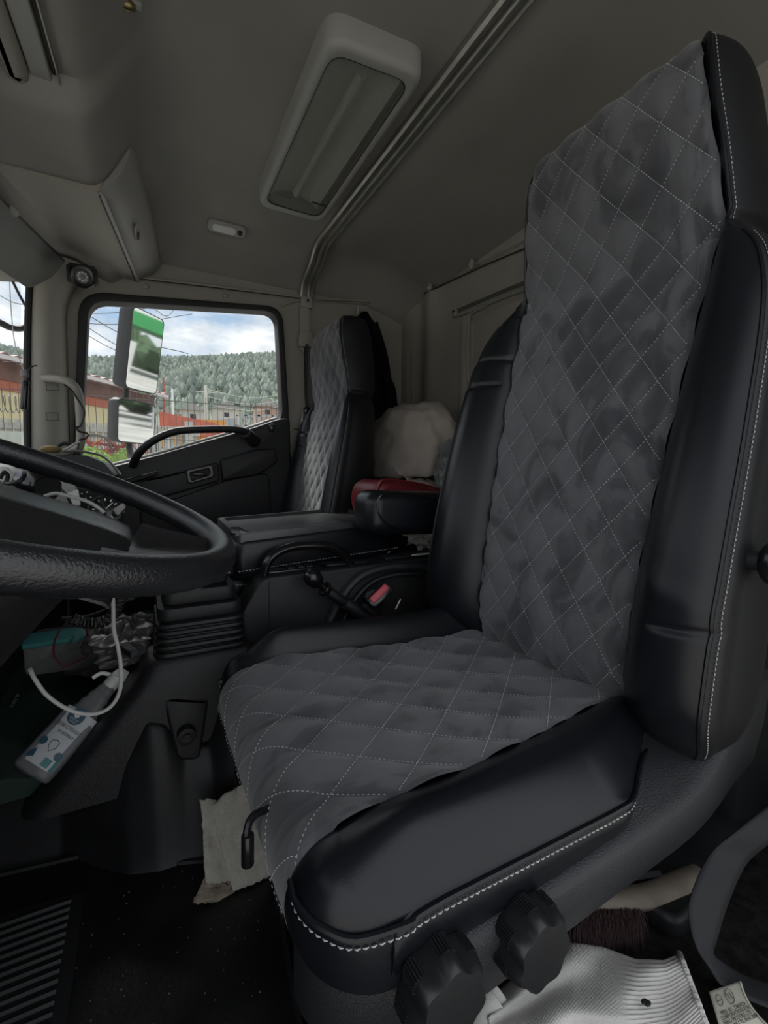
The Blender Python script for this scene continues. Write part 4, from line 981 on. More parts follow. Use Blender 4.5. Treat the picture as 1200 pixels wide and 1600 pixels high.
# ================================================================== GEAR LEVER HOUSING, FLOOR
gh = thing('gear_lever_housing', 'black plastic gear lever housing on the engine tunnel', 'housing', (.09, 1.0, .16))
def ring(x0, x1, y0, y1, z, r=.03): return [(x, y, z) for x, y in roundpoly([(x0, y0), (x1, y0), (x1, y1), (x0, y1)], r, 5)]
MB().loft([ring(-.215, .215, .925, 1.35, .13, .05), ring(-.178, .208, .925, 1.32, .17, .05), ring(-.10, .205, .925, 1.28, .25, .045), ring(-.030, .203, .935, 1.22, .33, .04), ring(-.012, .200, .942, 1.18, .36, .035), ring(-.005, .193, .95, 1.17, .370, .03), ring(.0, .19, .955, 1.16, .372, .03)]).build('plinth', M['plastic'], gh, sharp=60)
fp = [(.035, .36), (.135, .36), (.128, .30), (.108, .215), (.098, .205), (.062, .205), (.052, .215), (.036, .30)]
fp = [(at(u, v, Y=.90).x, at(u, v, Y=.90).z) for u, v in ((254, 1102), (330, 1102), (312, 1190), (278, 1190))]
MB().prism(roundpoly(fp, [.004, .004, .012, .012], 4), lambda a, b, d: (a, d+.030*min(1, max(0, (b-.2)/.10)), b), .902, .96, bev=.007).build('bolt_boss', M['plastic'], gh, sharp=60)
c1 = at(292, 1152, Y=.897); MB().cyl(c1+Vector((0, -.001, 0)), c1+Vector((0, .02, 0)), .017, n=24, bev=.002).build('bolt_recess', M['seal'], gh)
MB().cyl(c1+Vector((0, -.006, 0)), c1+Vector((0, .01, 0)), .009, n=6).build('bolt', M['steel'] if False else M['plasticg'], gh)
bo = thing('gear_lever_boot', 'ribbed black rubber bellows on the gear lever housing', 'gaiter', (.09, 1.05, .372))
def br(k, z, lean=0):
    cx, cy, hx, hy = .095-.0*lean, 1.045, .090*k, .10*k
    return [(x+lean, y, z) for x, y in roundpoly([(cx-hx, cy-hy), (cx+hx, cy-hy), (cx+hx, cy+hy), (cx-hx, cy+hy)], .030*k, 6)]
lv = [(1.0, .372, .382), (.99, .387, .396), (.98, .401, .410), (.965, .415, .424), (.95, .429, .438), (.90, .443, .468), (.79, .472, .500), (.64, .505, .530), (.44, .535, .552)]
rings = []
for i, (k, z0, z1) in enumerate(lv):
    rings += [br(k-.07, z0-.003, 0), br(k-.01, z0, 0), br(k, z0+.003, 0), br(k-.0, z1-.006, 0), br(k-.02, z1-.001, 0), br(k-.08, z1, 0)]
MB().loft(rings).build('bellows', M['rubber'], bo, sharp=50)
MB().cyl((.095, 1.045, .53), (.10, 1.04, .60), .012).build('lever_rod', M['gloss'], bo)
# floor mat
fm = thing('floor_mat', 'black dirty rubber floor mat with ribbed heel pad', 'mat', (-.1, .6, .005))
mo = roundpoly([(-.5, .12), (.165, .12), (.150, .50), (.185, .745), (.13, .80), (.07, .845), (.02, .862), (-.04, .915), (-.10, .955), (-.28, .985), (-.5, 1.0)], [.03, .03, .1, .02, .05, .05, .05, .05, .05, .05, .03], 5)
MB().prism(mo, XY, .002, .012, bev=.003).build('mat_sheet', M['floor'], fm)
MB().tube([(x, y, .013) for x, y in mo], .005, 6, closed=True).build('raised_lip', M['rubber'], fm)
lip2 = [((x-(-.1))*1.06-.1, (y-.5)*1.06+.5, .010) for x, y in mo]
MB().tube(lip2, .004, 6, closed=True).build('outer_lip', M['rubber'], fm)
MB().prism(roundpoly([(-.40, .50), (-.112, .50), (-.115, .872), (-.40, .90)], .02, 4), XY, .012, .018, bev=.002).build('heel_pad', M['rubber'], fm)
hpd = fm.children[-1]
for k in range(24):
    y = .515+k*.0148; x1 = -.132
    MB().tube([(-.395, y+.006, .0185), (x1, y, .0185)], .0040, 5).build('rib', M['rubber'], hpd)
rg = random.Random(3)
mb = MB()
for k in range(110):
    x, y = rg.uniform(-.2, .15), rg.uniform(.55, .85); mb.box((x, y, .0125), (rg.uniform(.0006, .002),)*3, 0, Matrix.Rotation(rg.random()*3, 3, 'Z'))
tag(mb.build('dust_specks', mat('grit', (.12, .115, .11), .9), fm), kind='stuff')
# dark moulded carpet under the tunnel edge
# felt scrap
ft = thing('felt_scrap', 'folded piece of off white felt hanging on the tunnel below the seat front', 'felt', (.12, .82, .1))
FM = mat('grey_felt', (.42, .40, .35), .95, bump=.7, bscale=500, var=.12, vscale=40, spec=.05, fine=.15)
def feltsheet(pix, ys_, name, m, nu=26, nv=30, th=.005):
    (a, b, c, d) = pix       # tl, tr, br, bl with depth Y per row
    G = []
    for i in range(nv):
        t = i/(nv-1); y = ys_[0]+(ys_[1]-ys_[0])*t; row = []
        for j in range(nu):
            s_ = j/(nu-1); u = (a[0]*(1-s_)+b[0]*s_)*(1-t)+(d[0]*(1-s_)+c[0]*s_)*t; v = (a[1]*(1-s_)+b[1]*s_)*(1-t)+(d[1]*(1-s_)+c[1]*s_)*t
            ed = (2.5 if j in (0, nu-1) else 0)*noise.noise(Vector((t*14, j, 3))); ev = (3 if i in (0, nv-1) else 0)*noise.noise(Vector((s_*12, i, 7)))
            p = at(u+ed, v+ev, Y=y); p.y += .006*noise.noise(Vector((s_*3, t*3, 1))); p.z += .003*noise.noise(Vector((s_*4, t*5, 9))); row.append(p)
        G.append(row)
    o = MB().grid(np.array([[tuple(p) for p in r] for r in G])).build(name, m, ft, sharp=80); sd = o.modifiers.new('s', 'SOLIDIFY'); sd.thickness = th; return o
feltsheet(((313, 1248), (345, 1250), (366, 1376), (321, 1380)), (.835, .765), 'back_layer', FM)
feltsheet(((328, 1258), (392, 1212), (428, 1366), (364, 1392)), (.83, .752), 'front_layer', FM)
feltsheet(((318, 1372), (368, 1368), (366, 1400), (301, 1412)), (.775, .752), 'frayed_flap', mat('brown_felt', (.26, .22, .17), .95, bump=1.0, bscale=600, var=.3, vscale=60, fine=.3), 18, 12)

# ---- things on the passenger side of the tunnel
gb_ = thing('green_bag', 'dark green bag lying beyond the gear lever housing', 'bag', (-.25, 1.25, .16))
def greenf(u, v):
    x = -.50+.45*u; y = .99+.60*v
    return (x, y, .175+.035*math.sin(PI*v)+.05*v+.010*noise.noise(Vector((x*14, y*9, 1)))+.006*math.sin(x*30+y*22))
G = np.array([[greenf(u, v) for v in np.linspace(0, 1, 60)] for u in np.linspace(0, 1, 50)]); Gb = G.copy(); Gb[:, :, 2] = .165
mb = MB().grid(G); e_ = [tuple(p) for p in list(G[0])+list(G[1:, -1])+list(G[-1][::-1][1:])+list(G[::-1, 0][1:-1])]; mb.loft([e_, [(x, y, .14) for x, y, z in e_]], cap=False)
mb.build('body', mat('dark_green_cloth', (.012, .034, .025), .6, bump=.2, bscale=200), gb_, sharp=80)
gt = mat('faint_white_print', (.16, .18, .17), .7)
def tpix(nm, s_, pts, Z, size, m, par):
    a, b_ = at(*pts[0], Z=Z), at(*pts[1], Z=Z); rx = (b_-a).normalized(); up = Vector((0, 0, 1)).cross(rx); c_ = (a+b_)/2; return text(nm, s_, size, c_, rx, up, m, par, .0002)
rg = random.Random(4)
for k in range(17):                                               # worn, unreadable script on the bag
    u = 17+k*1.95; v = 1106-k*3.6; h_ = 9 if k in (1, 4) else 4
    MB().tube([at(u-2, v-1, Z=.232), at(u+h_*.5, v-h_*.6+rg.uniform(-1, 1), Z=.232), at(u+3+rg.uniform(0, 2), v-2, Z=.232)], .0011, 4).build('script_stroke', gt, gb_)
# glass cleaner bottle
bt_ = thing('cleaner_bottle', 'clear spray bottle of glass cleaner with white label lying on its side', 'bottle', (-.14, 1.05, .2))
pb, pt_ = at(45, 1212, Z=.20), at(180, 1062, Z=.31); ax = (pt_-pb).normalized(); LN = (pt_-pb).length
fd = (cC-(pb+pt_)/2).normalized(); fd.z += .25; fz = (fd-ax*fd.dot(ax)).normalized(); fx = ax.cross(fz)
def bpn(a, x, h): return pb+ax*a*LN+fx*x+fz*h
prf = [(0, .020, .012), (.01, .030, .018), (.03, .0345, .022), (.10, .0355, .023), (.5, .0355, .023), (.56, .033, .022), (.62, .027, .020), (.66, .0235, .018), (.70, .024, .018), (.74, .0205, .017), (.78, .021, .017), (.83, .0175, .015), (.88, .0165, .014), (.92, .0125, .0125)]
rings = [[bpn(a, w_*math.copysign(abs(math.cos(t))**.6, math.cos(t)), h*math.copysign(abs(math.sin(t))**.7, math.sin(t))) for t in np.linspace(0, 2*PI, 33)[:-1]] for a, w_, h in spline([(*p,) for p in prf], 3)]
MB().loft(rings).build('bottle_body', glass('bottle_plastic', (.55, .6, .66), .42, .12), bt_, sharp=80)
MB().cyl(bpn(.90, 0, 0), bpn(1.02, 0, 0), .0145, .0155, n=24).build('neck_collar', M['cream'], bt_)
MB().loft([[bpn(1.02+.10*k, x*(1-.3*k), h*(1-.2*k)) for x, h in ((-.012, -.01), (.018, -.01), (.018, .012), (-.012, .012))] for k in (0, .6, 1)]).build('spray_head', M['cream'], bt_)
MB().tube(spline([bpn(1.02, -.012, 0), bpn(.98, -.030, 0), bpn(.90, -.036, 0)], 4), .004, 6).build('trigger', M['white'], bt_)
def lab(a, x, up_=0): 
    w_ = .0355; return bpn(a, x, .0232*(1-min(1, abs(x/w_))**3.2*.55)+.0008+up_)
G = np.array([[lab(a, x) for x in np.linspace(-.031, .031, 24)] for a in np.linspace(.085, .60, 24)])
def lm_(a, x): pass
lbm = mat('label_white', (.50, .52, .54), .45)
lo_ = MB().grid(G).build('label', lbm, bt_, sharp=80)
def disc(a, x, r, m, nm, h=.0010, n=24):
    MB().add([lab(a+r*math.sin(t)/LN*1.0, x+r*math.cos(t), h) for t in np.linspace(0, 2*PI, n+1)[:-1]], [tuple(range(n))]).build(nm, m, lo_, smooth=False)
blue = mat('label_blue', (.035, .10, .15), .5); teal = mat('label_teal', (.06, .22, .23), .5); dk = mat('label_ink', (.03, .04, .05), .5)
disc(.545, -.004, .0150, blue, 'emblem'); disc(.215, .020, .0068, blue, 'badge'); disc(.265, -.020, .0068, blue, 'badge'); disc(.558, -.004, .0052, M['cream'], 'emblem_mark', .0014)
def tb(nm, s_, a, x, size, m): text(nm, s_, size, lab(a, x, .0012), -fx if False else fx, ax, m, lo_, .0002)
flip = -1 if (at(100, 1140, Z=.25)-bpn(.4, 0, 0)).length < 0 else 1
# label reads across the bottle, top of letters toward the neck
tb('label_text', 'ДЛЯ СТЕКОЛ', .435, .000, .0075, dk); tb('label_text', 'И ЗЕРКАЛ', .380, .004, .0064, dk)
for a_, n_ in ((.515, 7), (.490, 5)):
    for k in range(n_): MB().tube([lab(a_-.006, -.004+(k-(n_-1)/2)*.0026, .0014), lab(a_+.010, -.0034+(k-(n_-1)/2)*.0026, .0014)], .0005, 4).build('emblem_stroke', M['cream'], lo_)
sh_ = [(0, .010), (.007, .007), (.007, -.002), (0, -.010), (-.007, -.002), (-.007, .007)]
MB().tube([lab(.265+b_/LN*1.0, a_, .001) for a_, b_ in sh_], .0006, 5, closed=True).build('shield_mark', dk, lo_)
MB().add([lab(a, x, .001) for a, x in ((.10, .004), (.10, .018), (.17, .018), (.17, .004))], [(0, 1, 2, 3)]).build('print_block', teal, lo_, smooth=False)
MB().add([lab(a, x, .001) for a, x in ((.10, -.026), (.14, -.027), (.20, -.018), (.13, -.014))], [(0, 1, 2, 3)]).build('print_block', blue, lo_, smooth=False)
MB().add([lab(a, x, .001) for a, x in ((.09, .022), (.09, .028), (.19, .028), (.19, .024))], [(0, 1, 2, 3)]).build('print_block', teal, lo_, smooth=False)
# clear box with turquoise lid
cb = thing('clear_food_box', 'clear plastic tub with turquoise strip and measuring tape inside', 'box', (-.15, 1.33, .25))
u_ = Vector((1, -.15, 0)).normalized(); w2 = Vector((.15, 1, 0)).normalized(); c2 = at(150, 1000, Z=.32)
MB().box(c2+Vector((-.035, 0, -.01)), (.20, .11, .085), .018, Matrix.Rotation(-.1, 3, 'Z')).build('tub', M['clear'], cb)
MB().box(c2+Vector((-.075, -.03, .030)), (.12, .05, .012), .003, Matrix.Rotation(.25, 3, 'X')).build('strip', mat('turquoise', (.06, .27, .27), .5), cb)
for k in range(2):
    q = spline([at(u+k*16, v, Y=1.22) for u, v in ((102, 1016), (108, 1008), (114, 998), (118, 990))], 4)
    MB().tube(q, .012, 4, flat=(1, .1)).build('tape', M['cream'], cb)
tag(MB().tube(spline([at(u, v, Y=1.16) for u, v in ((93, 985), (85, 1003), (84, 1022), (92, 1035), (104, 1040), (122, 1032), (146, 1018), (140, 1000), (134, 980), (132, 962))], 6), .0022, 6).build('maroon_string', mat('maroon', (.10, .01, .02), .6)), 'thin maroon cord looped round the clear tub', 'cord')
# coiled cord
hx = []; pth = spline([at(u, v, Y=1.05) for u, v in ((112, 966), (125, 972), (150, 974), (168, 968), (180, 955), (186, 942), (190, 930))], 30); P_, T_, X_ = frames(pth)
for i in range(len(P_)):
    a = i*.95; yv = T_[i].cross(X_[i]); hx.append(P_[i]+(X_[i]*math.cos(a)+yv*math.sin(a))*.0095)
tag(MB().tube(hx, .0026, 6).build('coiled_cord', M['darkwire']), 'coiled black radio cord hanging below the steering wheel', 'cord')
tag(MB().tube(spline([at(u, v, Y=1.09) for u, v in ((96, 966), (130, 964), (160, 955), (180, 945), (210, 935))], 6), .003, 7).build('grey_cable', M['web']), 'straight grey cord above the coiled black cord', 'cord')
# crumpled things near housing
o = sheet('crumpled_bag', crumple(at(205, 1000, Z=.36), (.075, .09, .045), 21, .65, 2.6), 56, 44, mat('grey_foil', (.10, .10, .10), .35, bump=.4, bscale=90), 'crumpled grey bag beside the gear lever housing', 'bag', .001)
o = sheet('rag', crumple(at(160, 1028, Z=.27), (.07, .06, .028), 31, .9, 2.0), 50, 40, mat('grey_rag', (.10, .09, .09), .9), 'grey rag in front of the clear tub', 'rag', .002)
sq = thing('marker_tube', 'small dark tube with white cap and grey stripes beside the bellows', 'tube', at(205, 1015, Z=.36))
a, b_ = at(192, 1008, Z=.38), at(212, 1024, Z=.38); d_ = (b_-a).normalized()
MB().box((a+b_)/2, ((b_-a).length, .018, .012), .002, Matrix((d_, Vector((0, 0, 1)).cross(d_), Vector((0, 0, 1)))).transposed()).build('body', M['plasticg'], sq)
MB().box(a-d_*.006, (.014, .02, .014), .002, Matrix((d_, Vector((0, 0, 1)).cross(d_), Vector((0, 0, 1)))).transposed()).build('cap', M['cream'], sq)
tag(MB().loft([[at(u, v, Z=.345+k) for u, v in spline([(163, 1036), (180, 1030), (192, 1021), (202, 1024), (200, 1034), (194, 1041), (186, 1033), (174, 1036)], 3)] for k in (0, .006)]).build('white_scraper', M['cream']), 'small white plastic scraper blade below the marker tube', 'scraper')
# white cable
tag(MB().tube(spline([at(u, v, Y=y) for u, v, y in ((176, 925, .70), (177, 950, .70), (178, 985, .70), (184, 1010, .70), (189, 1045, .70), (187, 1080, .70), (172, 1105, .70), (145, 1116, .70), (110, 1110, .70), (75, 1088, .70), (55, 1062, .70), (47, 1046, .69))], 6), .0026, 8).build('charging_cable', M['cable']), 'white charging cable hanging in a loop below the steering wheel', 'cable')

# ================================================================== RIGHT FOREGROUND BELOW THE SEAT
# brush
br_ = thing('hand_brush', 'wooden handled brush with dark maroon bristles under the seat', 'brush', at(960, 1440, Z=.10))
hp = [at(u, v, Z=z) for u, v, z in ((900, 1416, .125), (930, 1408, .13), (975, 1404, .13), (1010, 1400, .13), (1050, 1385, .13), (1075, 1375, .13), (1092, 1368, .13))]
MB().tube(spline(hp, 6), [.009+.008*S(i/16) for i in range(37)], 12, flat=(1, .8)).build('handle', mat('bare_wood', (.17, .145, .115), .65, var=.15, vscale=30), br_)
mb = MB(); rg = random.Random(5)
for k in range(2400):
    u = rg.uniform(893, 1000); v = rg.uniform(1410, 1432)+ (u-893)*-.06; p = at(u, v, Z=.125+rg.uniform(-.008, .008)); q = at(u+rg.uniform(-8, 12), v+rg.uniform(30, 62), Z=.105+rg.uniform(-.01, .01))
    q += Vector((rg.gauss(0, .004), rg.gauss(0, .004), rg.gauss(0, .004))); mid = p.lerp(q, .5)+Vector((rg.uniform(-.003, .003), rg.uniform(-.003, .003), .005)); w_ = .0005
    mb.add([p+Vector((w_, 0, 0)), p-Vector((w_, 0, 0)), mid+Vector((w_, 0, 0)), mid-Vector((w_, 0, 0)), q], [(0, 1, 3, 2), (2, 3, 4)])
tag(mb.build('bristles', mat('maroon_bristle', (.030, .012, .013), .8), br_, smooth=False), kind='stuff')
# knitted glove
KN = mat('knit_cotton', (.60, .585, .56), .9, spec=.08, bump=.5, bscale=900, var=.08, vscale=14)
gv = thing('work_glove', 'white knitted cotton work glove with ribbed cuff below the seat', 'glove', at(930, 1540, Z=.10))
def glove(u, v):
    # u along from palm (left) to cuff (right), v across (back to front)
    L0, L1 = (760, 1575), (1085, 1500)
    cu = L0[0]+(1100-L0[0])*u; top = 1475+(1-u)**2*70 + (18*S((u-.75)/.25)) + 12*math.sin(u*5); 
    top = np.interp(u, [0, .12, .3, .45, .6, .75, .9, 1.0], [1560, 1530, 1490, 1472, 1478, 1498, 1500, 1490])
    bot = np.interp(u, [0, .3, .6, .85, 1.0], [1660, 1690, 1690, 1660, 1610]); cx = np.interp(u, [0, .3, .6, .8, 1.0], [765, 850, 940, 1010, 1062])+45*v*S((u-.5)/.5)
    z = .105+.035*math.sin(PI*min(1, max(0, v)))**.6*(1-.35*S((u-.7)/.3))+.008*noise.noise(Vector((u*4, v*4, 2)))+.006*math.sin(v*10+u*6+2*noise.noise(Vector((u*3, v*3, 6))))
    rib = .0011*math.sin(v*150)*S((u-.66)/.1)+.0005*math.sin(u*330)*math.sin(v*190)*(1-S((u-.62)/.1))
    p = at(cx, top+(bot-top)*v, Z=z); p.z += rib; return tuple(p)
o = sheet('knit_body', glove, 240, 200, KN, None, None, .004, gv)
q = [Vector(glove(1.0, v)) for v in np.linspace(0, 1, 60)]; MB().tube(q, .0035, 8).build('cuff_edge', KN, gv)
q = [Vector(glove(.02, v)) for v in np.linspace(0, .6, 30)]
for k, (a, b_) in enumerate((((775, 1548), (752, 1590)), ((770, 1565), (742, 1620)))):
    MB().tube([at(*a, Z=.13), at((a[0]+b_[0])/2, (a[1]+b_[1])/2, Z=.125), at(*b_, Z=.11)], [.016, .015, .011], 12).build('finger', KN, gv)
for (u, v) in ((1007, 1565), (1012, 1568)):
    MB().ball(at(u, v, Z=.146), (.005, .003, .001), 8).build('dark_spot', M['seal'], gv)
# paper tag
pt2 = thing('paper_tag', 'cream printed seat tag in the lower right corner', 'tag', at(1150, 1570, Z=.11))
def tagf(u, v):
    a = np.array((1108, 1549)); b_ = np.array((1158, 1532)); c_ = np.array((1212, 1612)); d_ = np.array((1135, 1640))
    p = (a*(1-u)+b_*u)*(1-v)+(d_*(1-u)+c_*u)*v; p = p+np.array((-10*math.sin(PI*v)*u, 0)); return tuple(at(p[0], p[1], Z=.128-.012*v+.004*math.sin(PI*v)))
G = np.array([[tagf(u, v) for v in np.linspace(0, 1, 20)] for u in np.linspace(0, 1, 12)])
o = MB().grid(G).build('sheet', mat('cream_card', (.50, .49, .41), .7), pt2, sharp=80); o.modifiers.new('s', 'SOLIDIFY').thickness = .001
tx = Vector(tagf(.75, .4))-Vector(tagf(.25, .4)); ty = Vector(tagf(.5, .3))-Vector(tagf(.5, .5)); tk = mat('tag_ink', (.06, .06, .055), .7)
def tt(s_, u, v, size): text('print', s_, size, Vector(tagf(u, v))+Vector((0, 0, .0022)), tx, ty, tk, o, .0002)
tt('11', .52, .22, .008)
for cu_, r_ in ((.2, .0050), (.52, .0068)):
    c1 = Vector(tagf(cu_, .22))+Vector((0, 0, .0022)); x_, y_ = tx.normalized(), ty.normalized()
    MB().tube([c1+x_*r_*.8*math.cos(t)+y_*r_*math.sin(t) for t in np.linspace(0, 2*PI, 25)[:-1]], .0004, 4, closed=True).build('print_ring', tk, o)
tt('—', .2, .22, .007)
for k, s_ in enumerate(('MFD  BY  TAKATA', 'CORPORATION FOR', 'HINO MOTORS LTD', 'MODEL NO TK AH6 2008')): tt(s_, .50, .44+.085*k, .0046)
MB().tube([Vector(tagf(.93, v))+Vector((0, 0, .0015)) for v in np.linspace(0, 1, 14)], .0004, 4).build('print_line', tk, o)
# seat belt loop
bw = thing('driver_belt_loop', 'wide grey belt webbing looping down behind the driver seat', 'seat belt', at(1100, 1450, Z=.1))
BR = [(1215, 1248, 1228, 1272, .28), (1150, 1298, 1205, 1312, .25), (1107, 1337, 1166, 1348, .22), (1077, 1405, 1138, 1407, .19), (1078, 1450, 1120, 1464, .165), (1090, 1486, 1114, 1490, .15), (1107, 1512, 1132, 1506, .135), (1128, 1542, 1160, 1522, .125), (1170, 1564, 1200, 1536, .12), (1225, 1585, 1240, 1552, .115)]
G = []
for r_ in spline([np.array(p) for p in BR], 6):
    a_, b_ = at(r_[0], r_[1], Z=r_[4]), at(r_[2], r_[3], Z=r_[4]-.012); G.append([a_.lerp(b_, k/5)+Vector((0, 0, .002*math.sin(PI*k/5))) for k in range(6)])
o = MB().grid(np.array([[tuple(q) for q in r] for r in G])).build('webbing', M['web'], bw, sharp=80); o.modifiers.new('s', 'SOLIDIFY').thickness = .0016
tag(MB().prism(roundpoly([(.62, .30), (.78, .31), (.95, .33), (.95, .42), (.60, .42)], .02, 3), lambda a, b, d: (a, b, d), .095, .13, bev=.01).build('black_case', M['rubber']), 'flat black case on the floor behind the brush handle', 'case')
tag(MB().tube([at(972, 1372, Z=.15), at(1030, 1362, Z=.15)], .007, 4, flat=(1, .4)).build('metal_strip', M['plasticg'], smooth=False), 'short grey metal strip above the wooden brush handle', 'strip')

# ================================================================== OUTSIDE
GZ = -1.15
MB().add([(-900, -900, GZ), (900, -900, GZ), (900, 900, GZ), (-900, 900, GZ)], [(0, 1, 2, 3)]).build('ground', mat('dusty_yard', (.33, .32, .30), .9, var=.2, vscale=.4), kind='structure', label='pale dusty yard around the truck', smooth=False)
# hill and forest
ru = np.array([-260, -60, 0, 60, 120, 200, 300, 380, 440, 560, 760]); rv = np.array([545, 538, 532, 540, 552, 553, 552, 546, 544, 552, 570])
rx = np.array([at(u, v, Y=600).x for u, v in zip(ru, rv)]); rz = np.array([at(u, v+5, Y=600).z for u, v in zip(ru, rv)])
def hz(x, y):
    X6 = x*600/y if y > 60 else x
    top = np.interp(X6, rx, rz); t = (y-150)/450
    h = GZ+(top-GZ-6)*(max(0, t)**.85 if t < 1 else 1-(t-1)*.8)
    return h+4*noise.noise(Vector((x*.01, y*.01, 0)))+2*noise.noise(Vector((x*.04, y*.04, 0)))
G = np.array([[(x*y/600, y, hz(x*y/600, y)) for y in np.linspace(140, 760, 50)] for x in np.linspace(-330, 620, 90)])
hl = MB().grid(G).build('hill', mat('hill_ground', (.13, .165, .11), .95), sharp=80, kind='structure', label='wooded hillside behind the yard')
rg = random.Random(11); TR = []; TF = []; mb = [MB(), MB(), MB()]
for k in range(11000):
    y = 165+440*rg.random()**.75; X6 = rg.uniform(-330, 470); x = X6*y/600; z = hz(x, y); h = rg.uniform(4.0, 8.0); r = h*rg.uniform(.24, .36); c = mb[rg.randrange(3)]
    b = len(c.V); n_ = 5; ph = rg.random()*6
    for (f, zz) in ((.55, .12), (1, .35), (.72, .66)):
        for j in range(n_): a = ph+2*PI*j/n_; c.V.append(Vector((x+r*f*math.cos(a), y+r*f*math.sin(a), z+h*zz)))
    c.V.append(Vector((x, y, z+h)))
    for q in range(2):
        for j in range(n_): c.F.append((b+q*n_+j, b+q*n_+(j+1) % n_, b+(q+1)*n_+(j+1) % n_, b+(q+1)*n_+j))
    for j in range(n_): c.F.append((b+2*n_+j, b+2*n_+(j+1) % n_, b+3*n_))
fr_ = thing('forest', 'dense green forest paled by painted haze covering the hillside', 'forest', (40, 350, 0))
for c, col in zip(mb, ((.27, .31, .27), (.19, .23, .20), (.34, .375, .31))):  # crown colours paled and greyed to stand in for distance haze
    tag(c.build('tree_crowns', mat('hazed_crown', col, .95, spec=.05), fr_, smooth=False), kind='stuff')
# shrubs between the fence and the hill
mb = MB()
for k in range(900):
    y = rg.uniform(45, 140); x = rg.uniform(-.32, .62)*y; r = rg.uniform(1.0, 2.6); s0 = len(mb.V)
    bm = bmesh.new(); bmesh.ops.create_icosphere(bm, subdivisions=1, radius=r)
    for v in bm.verts: v.co *= rg.uniform(.75, 1.15); v.co.z *= rg.uniform(.7, 1.3)
    bmesh.ops.translate(bm, vec=(x, y, GZ+r*.7+(y-45)*.052), verts=bm.verts); mb.bm(bm)
tag(mb.build('shrubs', mat('shrub', (.30, .34, .13), .95, var=.5, vscale=.5, vcol=(.42, .40, .22)), smooth=False), 'yellow green shrubs between the yard fence and the wooded hill', 'shrubs', kind='stuff')
for i, (u, v, w_, h_, Y_, c) in enumerate(((262, 640, 3, 2.4, 75, (.6, .6, .58)), (300, 634, 4, 2.5, 85, (.55, .5, .5)), (352, 632, 5, 3, 90, (.6, .58, .55)), (415, 628, 4, 3, 88, (.45, .3, .25)))):
    p = at(u, v+9, Y=Y_); hs_ = thing('house', ['small pale house left of the concrete pole beyond the fence', 'low pinkish house near the concrete pole', 'wide pale house between pole and far vehicles', 'brownish house nearest the right window edge'][i], 'house', (p.x, Y_, GZ))
    MB().box((p.x, Y_, (GZ+p.z)/2), (w_, 3, p.z-GZ)).build('wall', mat('house_wall', c, .8), hs_, smooth=False)
    MB().prism([(-w_*.6, 0), (w_*.6, 0), (0, h_*.45)], lambda a, b, d: (p.x+a, d, p.z+b), Y_-2, Y_+2).build('roof', mat('house_roof', (.35, .33, .33), .8), hs_, smooth=False)
    MB().box((p.x, Y_-1.52, p.z-1.0), (.9, .06, .8)).build('window', M['gloss'], hs_)
# long building left
bd = thing('workshop_building', 'long yellow building with red band and red brown roof at the left', 'building', at(60, 640, Y=17))
EZ = 3.4; A_ = at(0, 556, Z=EZ); B_ = at(258, 619, Z=EZ); dB = (B_-A_); dB.z = 0; Lb = dB.length; dB.normalize(); nB = Vector((-dB.y, dB.x, 0))
A0 = A_-dB*6
def bpt(s_, n_, z): p = A0+dB*s_+nB*n_; return Vector((p.x, p.y, z))
LL = Lb+6
def slab(s0, s1, n0, n1, z0, z1, m, name, par=bd):
    V = [bpt(s, n, z) for z in (z0, z1) for s, n in ((s0, n0), (s1, n0), (s1, n1), (s0, n1))]
    return MB().add(V, [(0, 1, 2, 3), (4, 5, 6, 7), (0, 1, 5, 4), (1, 2, 6, 5), (2, 3, 7, 6), (3, 0, 4, 7)]).build(name, m, par, smooth=False)
yl = mat('yellow_render', (.62, .55, .33), .85); rdm = mat('red_band', (.42, .13, .08), .8); br2 = mat('brown_boards', (.17, .09, .075), .85, var=.2, vscale=3); pk = mat('pale_gutter', (.6, .55, .55), .6)
slab(0, LL, .55, 6, GZ, 2.74, yl, 'wall'); slab(0, LL, .50, 6, 2.70, 2.95, rdm, 'red_band'); slab(0, LL, .45, 6, 2.95, 3.4, br2, 'board_strip')
slab(-.3, LL+.2, .0, .08, 3.36, 3.47, pk, 'gutter')
mb = MB()
for k in range(int(LL/.33)+2):
    s0 = -.3+k*.33; mb.add([bpt(s0, 0, 3.46), bpt(s0+.30, 0, 3.46), bpt(s0+.30, 6, 4.2), bpt(s0, 6, 4.2), bpt(s0+.15, 0, 3.52), bpt(s0+.15, 6, 4.26)], [(0, 4, 5, 3), (4, 1, 2, 5), (0, 1, 2, 3), (0, 1, 4), (3, 2, 5)])
tag(mb.build('roof_ridges', mat('red_brown_roof', (.23, .10, .10), .7), bd, smooth=False), kind='stuff')
for u in (140, 205):
    p = at(u, 650, Y=19); s_ = (p-A0).dot(dB); slab(s_-.45, s_+.45, .50, .6, 1.35, 2.1, M['gloss'], 'window'); slab(s_-.02, s_+.02, .47, .5, 1.35, 2.1, M['white'], 'window_bar')
